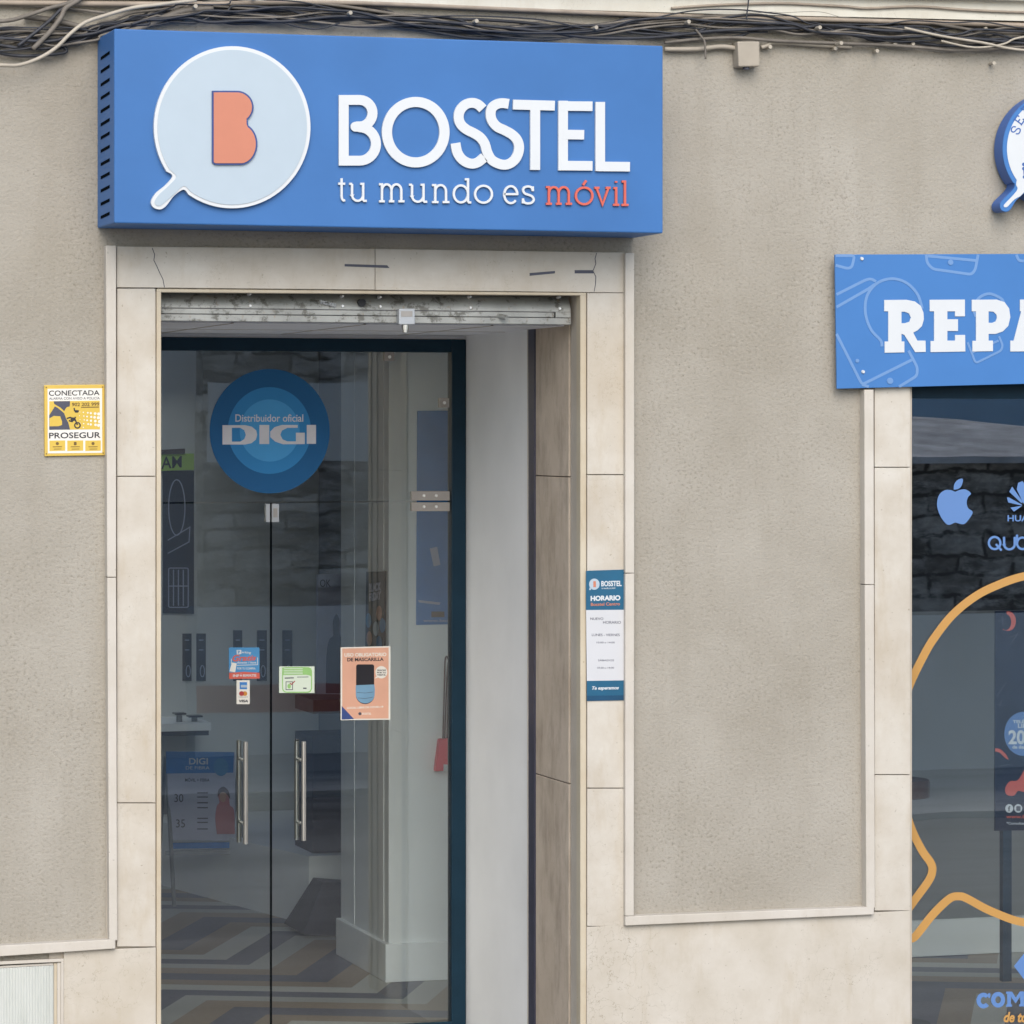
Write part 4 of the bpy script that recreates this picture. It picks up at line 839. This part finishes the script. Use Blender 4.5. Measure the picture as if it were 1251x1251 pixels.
q = MB(); strokes(q, [Gc([(132, 205), (132, 270)]), Gc([(200, 290), (466, 282), (466, 190)])], .8, DY - .0006, .001); q.build('frame_line', M['white'], g1)
shapeobj('phone_print', [Gc([(140, 254), (200, 264), (180, 380), (108, 366)])], DY - .0009, .001, M['signwhite'], g1)
textobj('lettering', 'POR TU COMPRA', Gc(rect(206, 316, 440, 344)), DY - .0008, M['white'], g1, bold=.02)
textobj('lettering', 'INFÓRMATE', Gc([(152, 398), (450, 394), (450, 434), (152, 440)]), DY - .0012, M['white'], g1, bold=.03)
g2 = thing('card_sticker', 'white payment card sticker under the parking sticker on the left glass door', 'sticker', (Xat(297, DY), DY, Zat(297, 860, DY)))
shapeobj('sheet', [Gc(rect(198, 480, 366, 784))], DY, .001, M['signwhite'], g2)
shapeobj('blue_card', [Gc(rect(238, 504, 332, 594))], DY - .0006, .001, M['bluepost'], g2)
shapeobj('card_stripe', [Gc(rect(254, 540, 332, 572))], DY - .001, .001, M['lightblue'], g2)
shapeobj('amber_circle', [Gc(circ(304, 650, 30, None, 24))], DY - .0006, .001, M['amber'], g2); shapeobj('red_circle', [Gc(circ(262, 650, 31, None, 24))], DY - .001, .001, M['red'], g2)
textobj('lettering', 'mastercard', Gc(rect(224, 686, 338, 698)), DY - .0008, M['ink'], g2); textobj('lettering', 'VISA', Gc(rect(230, 728, 344, 762)), DY - .0008, M['ink'], g2, bold=.04, shear=.2)
g3 = thing('green_sticker', 'pale green certificate sticker with a red tick on the right glass door', 'sticker', (Xat(362, DY), DY, Zat(362, 847, DY)))
shapeobj('sheet', [Gc(rect(740, 304, 1190, 642))], DY, .001, M['palegreen'], g3)
shapeobj('border', [Gc(rrect(778, 312, 1160, 640, 60)), Gc(rrect(790, 320, 1146, 626, 50))], DY - .0005, .001, M['green'], g3)
shapeobj('green_band', [Gc([(780, 318), (1110, 312), (1150, 330), (1160, 380), (1158, 440), (1130, 420), (1090, 410), (780, 414)])], DY - .0008, .001, M['green'], g3)
q = MB()
for y_ in (328, 350, 372, 392): q.quadpx(Gc([(800, y_), (1040, y_), (1040, y_ + 8), (800, y_ + 8)]), DY - .0012, .001)
q.build('print_line', M['palegreen'], g3)
q = MB(); strokes(q, [['closed'] + Gc(rect(828, 500, 912, 600))], .8, DY - .0006, .001); q.quadpx(Gc([(812, 446), (928, 444), (928, 456), (812, 460)]), DY - .0006, .001); q.quadpx(Gc([(970, 436), (1114, 434), (1114, 442), (970, 444)]), DY - .0006, .001)
q.quadpx(Gc([(1046, 574), (1090, 574), (1090, 590), (1046, 590)]), DY - .0006, .001); q.build('black_print', M['greyink'], g3)
q = MB(); strokes(q, [Gc([(876, 514), (896, 534), (942, 490)])], 1.1, DY - .0012, .001); q.build('red_tick', M['red'], g3)
shapeobj('leaf_mark', [Gc(circ(868, 556, 22, 30, 18))], DY - .0008, .001, M['green'], g3)
g4 = thing('mask_poster', 'salmon poster with a masked phone reading USO OBLIGATORIO DE MASCARILLA on the right glass door', 'poster', (Xat(446, DY), DY, Zat(446, 880, DY)))
Mc = crop(400, 780, 1024 / 90)
shapeobj('sheet', [Mc([(184, 124), (876, 106), (874, 1128), (184, 1136)])], DY, .001, M['signwhite'], g4)
shapeobj('printed_field', [Mc([(206, 140), (852, 126), (850, 1112), (206, 1118)])], DY - .0005, .001, M['salmon'], g4)
textobj('lettering', 'USO OBLIGATORIO', Mc([(236, 204), (820, 196), (820, 246), (236, 254)]), DY - .001, M['signwhite'], g4, bold=.03)
textobj('lettering', 'DE MASCARILLA', Mc([(276, 270), (782, 264), (782, 312), (276, 320)]), DY - .001, M['ink'], g4, bold=.03)
ph = shapeobj('phone', [Mc(arc(428, 390, 28, 30, 180, 90, 5) + arc(622, 390, 28, 30, 90, 0, 5) + [(650, 780)] + arc(525, 790, 128, 122, 0, -180, 18) + [(398, 780)])], DY - .001, .001, M['phone'], g4)
shapeobj('face_mask', [Mc([(396, 650), (652, 640), (660, 700), (656, 800)] + arc(526, 790, 126, 112, -12, -168, 14) + [(396, 790), (394, 700)])], DY - .0016, .001, M['maskblue'], ph)
q = MB(); strokes(q, [Mc([(410, 750), (525, 758), (640, 744)]), Mc([(424, 826), (525, 836), (628, 816)])], .5, DY - .002, .001); q.build('mask_fold', M['greyink'], ph)
sb = shapeobj('speech_balloon', [Mc(circ(750, 470, 82, 86, 32)), ], DY - .001, .001, M['signwhite'], g4)
shapeobj('balloon_tail', [Mc([(690, 520), (656, 556), (700, 548)])], DY - .001, .001, M['signwhite'], sb)
for s_, y_ in (('GRACIAS', 430), ('POR TU', 464), ('VISITA', 496)): textobj('lettering', s_, Mc(rect(690, y_, 812, y_ + 22)), DY - .0016, M['ink'], sb, bold=.03)
textobj('lettering', 'LOCAL LIBRE DE COVID-19', Mc([(274, 952), (776, 936), (776, 962), (274, 980)]), DY - .001, M['signwhite'], g4, bold=.03)
shapeobj('corner', [Mc([(200, 940), (370, 1120), (200, 1126)])], DY - .001, .001, M['navyedge'], g4)
shapeobj('logo_dot', [Mc(circ(452, 1046, 22, None, 16))], DY - .001, .001, M['greyink'], g4); textobj('lettering', 'BOSSTEL', Mc(rect(482, 1032, 610, 1060)), DY - .001, M['signwhite'], g4, bold=.02)

# ================================================================ DECALS ON THE SHOP WINDOW
VY = .1135
Vc = crop(1040, 560, 1200 / 211)
ap = thing('apple_decal', 'light blue apple logo decal with a bite, upper left on the shop window', 'decal', (Xat(1166, VY), VY, Zat(1166, 641, VY)))
shapeobj('apple', [Vc(smooth_path([(722, 232), (690, 220), (650, 222), (612, 252), (596, 310), (606, 370), (636, 428), (668, 460), (694, 458), (722, 446), (752, 454), (784, 456), (812, 430), (844, 374), (812, 346), (802, 306), (812, 268), (832, 244), (800, 218), (765, 216), (722, 232)], 4)[:-1])], VY, .001, M['vinylblue'], ap)
shapeobj('leaf', [Vc(smooth_path([(712, 218), (716, 180), (740, 150), (774, 142), (770, 180), (748, 210), (712, 218)], 4)[:-1])], VY, .001, M['vinylblue'], ap)
hw = thing('petal_decal', 'light blue petal fan logo decal lettered HUA beside the apple on the shop window', 'decal', (Xat(1246, VY), VY, Zat(1246, 637, VY)))
for pts in ([(1196, 315), (1150, 215), (1160, 170), (1190, 158), (1206, 180), (1206, 300)], [(1184, 312), (1098, 232), (1118, 196), (1190, 300)], [(1186, 328), (1090, 306), (1082, 270), (1096, 272), (1184, 320)], [(1184, 332), (1130, 370), (1106, 342), (1180, 330)],
            [(1214, 315), (1262, 215), (1250, 170), (1222, 158), (1210, 180), (1210, 300)], [(1228, 312), (1316, 232), (1296, 196), (1222, 300)], [(1226, 328), (1324, 306), (1332, 270), (1318, 272), (1230, 320)], [(1230, 332), (1284, 370), (1308, 342), (1234, 330)]):
    shapeobj('petal', [Vc(pts)], VY, .001, M['vinylblue'], hw)
textobj('lettering', 'HUA', Vc(rect(1086, 394, 1232, 438)), VY, M['vinylblue'], hw, bold=.02)
qb = MB(); strokes(qb, [['closed'] + Vc(circ(996, 588, 40, 42, 30)), Vc([(1005, 596), (1044, 640)]), Vc([(1062, 545), (1062, 596)] + arc(1099, 596, 37, 36, 180, 360, 12) + [(1136, 545)]), Vc([(1152, 530), (1152, 588)]), ['closed'] + Vc(circ(1190, 590, 38, 40, 28))], 2.7, VY, .001)
tag(qb.build('lettering_decal', M['vinylblue']), 'thin rounded light blue letters Qub on the shop window under the petal logo', 'decal')
ol = MB(); strokes(ol, [smooth_path([(1100, 868), (1113, 833), (1128, 802), (1141, 780), (1163, 752), (1189.5, 730), (1216, 716), (1251, 704), (1300, 698), (1360, 704), (1420, 730), (1470, 790), (1490, 870), (1480, 970), (1430, 1060), (1360, 1110), (1300, 1128), (1251, 1127), (1210.5, 1113), (1182, 1098), (1172, 1095), (1160, 1098), (1140, 1117), (1120, 1142), (1113, 1147), (1104, 1149), (1096, 1140), (1100, 1125), (1115, 1103), (1134, 1077), (1139, 1064), (1137, 1054), (1126, 1038), (1112, 1008), (1100, 960), (1096, 910), (1100, 868)], 6)], 9.8, VY + .0004, .0008)
tag(ol.build('bubble_decal', M['vinylorange']), 'orange outline of a large speech bubble stuck on the shop window', 'decal')
cm_ = MB(); Cc = crop(1160, 1130, 941 / 91)
strokes(cm_, [Cc(arc(430, 955, 62, 72, 40, 320, 26))], 5.2, VY, .001); shape(cm_, [Cc(rect(490, 862, 516, 922))], VY - .0004, .001)
strokes(cm_, [['closed'] + Cc(circ(614, 945, 62, 72, 34))], 5.2, VY, .001)
shape(cm_, [Cc([(714, 842), (790, 842), (838, 920), (888, 840), (960, 840), (960, 868), (942, 868), (942, 1000), (960, 1000), (960, 1028), (880, 1030), (880, 1002), (894, 1000), (894, 900), (840, 985), (830, 985), (776, 905), (776, 1002), (790, 1004), (790, 1032), (714, 1034), (714, 1006), (730, 1004), (730, 870), (714, 870)])], VY, .001)
tag(cm_.build('slab_lettering_decal', M['vinylblue']), 'bold blue slab letters COM near the bottom of the shop window', 'decal')
de = MB(); text(de, 'de to', Cc(rect(684, 1098, 985, 1232)), VY, .001, bold=.035, shear=.25)
tag(de.build('script_decal', M['vinylorange']), 'small orange slanted letters de to below the blue COM letters', 'decal')
ar = MB(); shape(ar, [Cc([(815, 520), (941, 360), (1200, 360), (1200, 690), (941, 690)])], VY, .001)
tag(ar.build('arrow_decal', M['vinylblue']), 'plain blue pointed shape stuck on the window above the COM letters', 'decal')

# promo poster on a navy stand behind the glass
TY = .30
Tc = crop(1090, 730, 671 / 161)
sp_ = thing('poster_stand', 'dark promotional poster on a navy post standing behind the shop window', 'poster stand', (Xat(1270, TY), TY, 0))
MB().quadpx(Tc([(526, 68), (980, 60), (980, 1180), (524, 1188)]), TY, .012).build('poster', M['deepnavy'], sp_)
MB().box(Xat(1225.5, TY), Xat(1236, TY), TY + .001, TY + .04, .33, Zat(1230, 1014, TY)).build('post', M['frame'], sp_)
MB().box(Xat(1205, TY), Xat(1330, TY), TY - .1, TY + .25, 0, .02).build('foot', M['frame'], sp_)
shapeobj('moon', [Tc(arc(590, 120, 40, 50, 100, -130, 16) + arc(575, 125, 32, 42, -110, 75, 12))], TY - .001, .001, M['coral'], sp_)
shapeobj('ribbon', [Tc(smooth_path([(524, 768), (550, 772), (580, 800), (592, 826), (570, 812), (548, 790), (524, 784)], 3))], TY - .001, .001, M['coral'], sp_)
shapeobj('splash', [Tc(smooth_path([(671, 880), (640, 930), (600, 936), (576, 970), (584, 1004), (620, 1008), (640, 985), (671, 990), (760, 1000), (800, 940), (740, 880), (671, 880)], 4)[:-1])], TY - .001, .001, M['coral'], sp_)
dsc = shapeobj('price_disc', [Tc(circ(668, 694, 97, 112, 40))], TY - .001, .001, M['vinylblue'], sp_)
for s_, q_ in (('TELÉFONOS', (614, 620, 770, 640)), ('LIBRES', (640, 642, 740, 664)), ('20%', (592, 675, 735, 748)), ('de descuento', (612, 752, 750, 770))): textobj('lettering', s_, Tc(rect(*q_)), TY - .002, M['white'], dsc, bold=.03)
for cx in (596, 642): shapeobj('social_badge', [Tc(circ(cx, 1074, 20, 22, 24))], TY - .001, .001, M['white'], sp_)
textobj('lettering', 'f', Tc(rect(590, 1062, 602, 1088)), TY - .002, M['ink'], sp_, bold=.03); shapeobj('camera_mark', [Tc(rrect(632, 1062, 654, 1086, 5))], TY - .002, .001, M['greyink'], sp_)
textobj('lettering', 'www.bosstel', Tc(rect(580, 1106, 760, 1124)), TY - .001, M['coral'], sp_, bold=.02); textobj('lettering', '*Consultar condiciones', Tc(rect(582, 1142, 780, 1156)), TY - .001, M['white'], sp_, bold=.01)
q = MB(); strokes(q, [Tc([(534, 500), (580, 436)]), Tc([(536, 540), (575, 555)]), Tc([(560, 520), (545, 560)]), Tc([(540, 120), (580, 110)]), Tc([(560, 100), (566, 140)]), Tc([(545, 860), (600, 850)]), Tc([(600, 200), (650, 190)]), Tc([(610, 230), (640, 180)])], .8, TY - .001, .001); q.build('star_print', M['greyink'], sp_)
stl = thing('round_stool', 'round brown wooden stool top behind the left edge of the shop window', 'stool', (Xat(1100, 1.0), 1.0, 0))
x, y, z = at(1098, 952, 1.0); MB().cyl((x, 1.0, z - .09), (x, 1.0, z), .155, 36).build('seat', M['wood'], stl, bevel=.006)
MB().cyl((x, 1.0, .03), (x, 1.0, z - .09), .03, 16).build('post', M['chrome'], stl); MB().cyl((x, 1.0, 0), (x, 1.0, .03), .16, 30).build('foot', M['frame'], stl)

# ================================================================ INSIDE THE SHOP
# posters on the back wall (y = 8.2) and pillar
WY = 8.19
pm = thing('tall_dark_poster', 'tall dark navy poster with white ring drawing on the back wall at the left', 'poster', (Xat(218, WY), WY, Zat(218, 750, WY)))
Lc = crop(180, 600, 1173 / 300)
shapeobj('sheet', [[(199, 575), (237, 575), (237, 750), (199, 749)]], WY, .01, M['deepnavy'], pm)
q = MB(); strokes(q, [['closed'] + circ(216, 620, 10, 34, 30), [(205, 660), (232, 644), (231, 662), (205, 676)], ['closed'] + rrect(206, 694, 230, 742, 2), [(212, 696), (212, 740)], [(218, 696), (218, 740)], [(224, 696), (224, 740)], [(206, 716), (230, 716)]], 1.3, WY - .001, .002); q.build('white_print', M['lilac'], pm)
gs = thing('lime_sign', 'lime green band sign ending in AM above the tall dark poster inside', 'sign', (Xat(215, WY), WY - .02, Zat(215, 576, WY)))
shapeobj('board', [[(150, 556), (237, 554), (237, 574), (150, 577)]], WY - .02, .02, M['lime'], gs); textobj('lettering', 'AM', [(197, 558), (222, 557), (222, 571), (197, 573)], WY - .022, M['ink'], gs, bold=.012)
MB().quadpx([(150, 552), (226, 548), (226, 554), (150, 556)], WY - .03, .03).build('top_edge', M['wood'], gs)
for i, (a_, b_) in enumerate(((223, 234), (240, 251.5), (285, 296), (314, 326), (345, 357))):
    t = thing('strip_poster', ['narrow dark strip poster farthest left on the back wall above the shelf', 'narrow dark strip poster second from the left on the back wall', 'narrow dark strip poster above the parking sticker', 'narrow dark strip poster just left of the door seam', 'narrow dark strip poster just above the green sticker'][i], 'poster', (Xat((a_ + b_) / 2, WY), WY, Zat(a_, 833, WY)), 'narrow strip posters on the back wall')
    shapeobj('sheet', [rect(a_, 774 - (4 if i > 1 else 0), b_, 832)], WY, .008, M['phone'], t)
    q = MB(); strokes(q, [['closed'] + circ((a_ + b_) / 2 + 1.5, 820, 2.6, 7, 16), [(a_ + 3, 782), (b_ - 3, 782)], [(a_ + 3, 794), (b_ - 3, 794)]], 1.0, WY - .001, .002); q.build('phone_print', M['lilac'], t)
sh = thing('wall_shelf', 'white display shelf under the strip posters at the left of the shop', 'shelf', (Xat(225, 7.9), 7.9, Zat(225, 900, 7.9)))
MB().box(Xat(150, 7.6), Xat(258, 7.6), 7.6, 8.2, Zat(225, 884, 7.6) - .05, Zat(225, 884, 7.6)).build('top', M['skirt'], sh); MB().box(Xat(150, 7.7), Xat(255, 7.7), 7.7, 8.2, Zat(225, 899, 7.7), Zat(225, 884, 7.6) - .05).build('drawer', M['greyink'], sh)
zs = Zat(225, 884, 7.6)
for i, (a_, b_, h_) in enumerate(((212, 226, .05), (229, 246, .03))):
    xa_, xb_ = Xat(a_, 7.75), Xat(b_, 7.75)
    t = thing('demo_phone', ['black demo phone on a small stand at the left of the display shelf', 'flat black demo phone lying at the right of the display shelf'][i], 'phone', ((xa_ + xb_) / 2, 7.75, zs))
    MB().box(xa_, xb_, 7.7, 7.8, zs + h_, zs + h_ + .012).build('body', M['phone'], t, bevel=.003); MB().cyl(((xa_ + xb_) / 2, 7.75, zs), ((xa_ + xb_) / 2, 7.75, zs + h_), .02, 12).build('stand', M['aluminium'], t)
# board on a metal easel
EY = 6.6
ea = thing('price_board', 'price board with 30 and 35 on a metal easel inside the left door', 'easel sign', (Xat(250, EY), EY, 0))
MB().quadpx([(203, 918), (287, 919), (287, 1027), (208, 1026)], EY, .02).build('board', M['lilac'], ea)
shapeobj('header', [[(203, 918), (286, 919), (285, 944), (203, 945)]], EY - .002, .002, M['bluepost'], ea)
shapeobj('header_disc', [circ(270, 937, 9, 11, 24)], EY - .004, .002, M['stickerblue'], ea)
textobj('lettering', 'DIGI', rect(231, 926, 254, 934), EY - .004, M['white'], ea, bold=.02); textobj('lettering', 'DE FIBRA', rect(227, 936, 256, 940), EY - .004, M['white'], ea)
textobj('lettering', 'MÓVIL + FIBRA', rect(226, 950, 256, 955), EY - .003, M['ink'], ea, bold=.02); textobj('lettering', '30', rect(213, 970, 224, 980), EY - .003, M['ink'], ea); textobj('lettering', '35', rect(215, 1001, 226, 1011), EY - .003, M['ink'], ea)
q = MB()
for y_ in (968, 973, 980, 986, 999, 1004, 1012): q.quadpx([(241, y_), (254, y_), (254, y_ + 1.5), (241, y_ + 1.5)], EY - .003, .002)
q.build('small_print', M['greyink'], ea)
pr_ = shapeobj('person_print', [smooth_path([(265, 1019), (263, 1000), (265, 985), (268, 980), (266, 970), (268, 964), (273, 963), (278, 966), (280, 976), (281, 984), (286, 990), (287, 1019)], 3)], EY - .003, .002, M['posterpink'], ea)
shapeobj('face_print', [circ(272.5, 973, 4.2, 7, 18)], EY - .0045, .002, M['skin'], pr_); shapeobj('hair_print', [smooth_path([(266, 974), (267, 965), (273, 961), (279, 966), (281, 976), (276, 969), (270, 968), (266, 974)], 3)[:-1]], EY - .005, .002, M['hair'], pr_)
MB().quadpx([(208, 1030), (290, 1029), (290, 1036), (208, 1037)], EY, .02).build('blue_rail', M['bluepost'], ea)
MB().quadpx([(203, 1040), (297, 1038), (297, 1043), (203, 1045)], EY, .02).build('crossbar', M['aluminium'], ea)
for (xa_, xb_) in ((203, 211), (293, 299)):
    a3, b3 = at(xa_, 925, EY + .03), at(xb_, 1105, EY + .03); MB().cyl((a3[0], a3[1], a3[2]), (b3[0], EY - .02, 0.0), .014, 10).build('leg', M['aluminium'], ea)
    MB().cyl((a3[0], EY + .05, a3[2]), (b3[0], EY + .55, 0.0), .012, 10).build('leg', M['aluminium'], ea)
# suit poster by the gap
NY = 5.6
sp2 = thing('suit_poster', 'grey poster of a man in a dark suit beside the door gap', 'poster', (Xat(410, NY), NY, Zat(410, 850, NY)))
MB().quadpx([(388, 702), (426, 701), (426, 848), (388, 848)], NY, .03).build('sheet', M['lilac'], sp2)
textobj('lettering', 'OK', rect(391, 708, 404, 717), NY - .002, M['greyink'], sp2)
shapeobj('man_print', [smooth_path([(398, 847), (399, 800), (402, 782), (407, 777), (407, 770), (407, 758), (411, 750), (415, 758), (415, 770), (416, 777), (421, 784), (425, 800), (425, 847)], 3)], NY - .002, .002, M['greyink'], sp2)
MB().box(Xat(384, NY), Xat(440, NY), NY + .04, NY + .5, 0, Zat(410, 900, NY)).build('display_column', M['darkcloth'], sp2); MB().box(Xat(384, NY), Xat(440, NY), NY + .03, NY + .5, Zat(410, 872, NY), Zat(410, 855, NY)).build('wooden_rail', M['wood'], sp2); q = MB(); q.cyl((Xat(408, 5.15), 5.2, 0), (Xat(412, 5.2), 5.2, .30), .34, 4, .17); q.build('base', M['darkcloth'], sp2)
# pillar posters
PX = CX - .0135
bf = thing('black_friday_poster', 'tall dark Black Friday poster on the side of the white pillar', 'poster', (PX, PW + .5, 1.2))
shapeobj('sheet', [[(447.5, 698.5), (470, 698), (469, 800), (446, 800)]], PX, .01, M['deepnavy'], bf, plane='X')
q = MB(); text(q, 'BLACK', [(451, 713), (465, 711), (465, 721), (451, 724)], PX - .001, .002, bold=.05, plane='X'); text(q, 'FRIDAY', [(451, 725), (465, 722), (465, 732), (451, 735)], PX - .001, .002, bold=.05, plane='X'); q.build('lettering', M['lilac'], bf)
for cx, cy, mt in ((450, 758, 'stickerblue'), (463, 749, 'salmon'), (459, 768, 'lightblue'), (451, 780, 'salmon'), (463, 786, 'stickerblue'), (467, 764, 'stickerblue')): shapeobj('badge', [circ(cx, cy, 3.4, 9, 18)], PX - .001, .002, M[mt], bf, plane='X')
bp_ = thing('blue_poster', 'tall blue poster with a web address along its foot on the white pillar wall', 'poster', (Xat(535, PW), PW, Zat(535, 763, PW)))
PY2 = PW - .006
shapeobj('sheet', [[(510, 502), (580, 501), (580, 762), (508.5, 763.5)]], PY2, .006, M['bluepost'], bp_)
shapeobj('phone_print', [[(525, 670), (534, 668), (538, 690), (530, 692)]], PY2 - .001, .002, M['lilac'], bp_); shapeobj('stripe_print', [[(511, 733), (538, 736), (537, 739), (512, 736)]], PY2 - .001, .002, M['lilac'], bp_)
textobj('lettering', 'www.bosstel', rect(517, 756, 560, 760), PY2 - .001, M['lilac'], bp_, bold=.01); shapeobj('orange_mark', [rect(527, 747, 543, 754)], PY2 - .001, .002, M['wood'], bp_)
rb = thing('red_bag', 'small red bag hanging on long dark cords from the white pillar wall', 'bag', (Xat(545, PW), PW - .04, Zat(545, 943, PW)))
MB().quadpx([(537, 903), (556, 902), (560, 940), (532, 943)], PW - .06, .05).build('pouch', M['bagred'], rb, bevel=.008); MB().quadpx([(542, 934), (549, 934), (549, 941), (542, 942)], PW - .062, .01).build('tag', M['white'], rb)
q = MB()
for pp in ([(541, 903), (543, 830), (544, 805), (547, 804), (548, 820), (546, 903)], [(543, 903), (546, 828), (548, 806)]): q.tube(ppath([(a_, b_) for a_, b_ in pp], PW - .035), .0045, 6)
q.build('cord', M['cord'], rb, smooth=True)
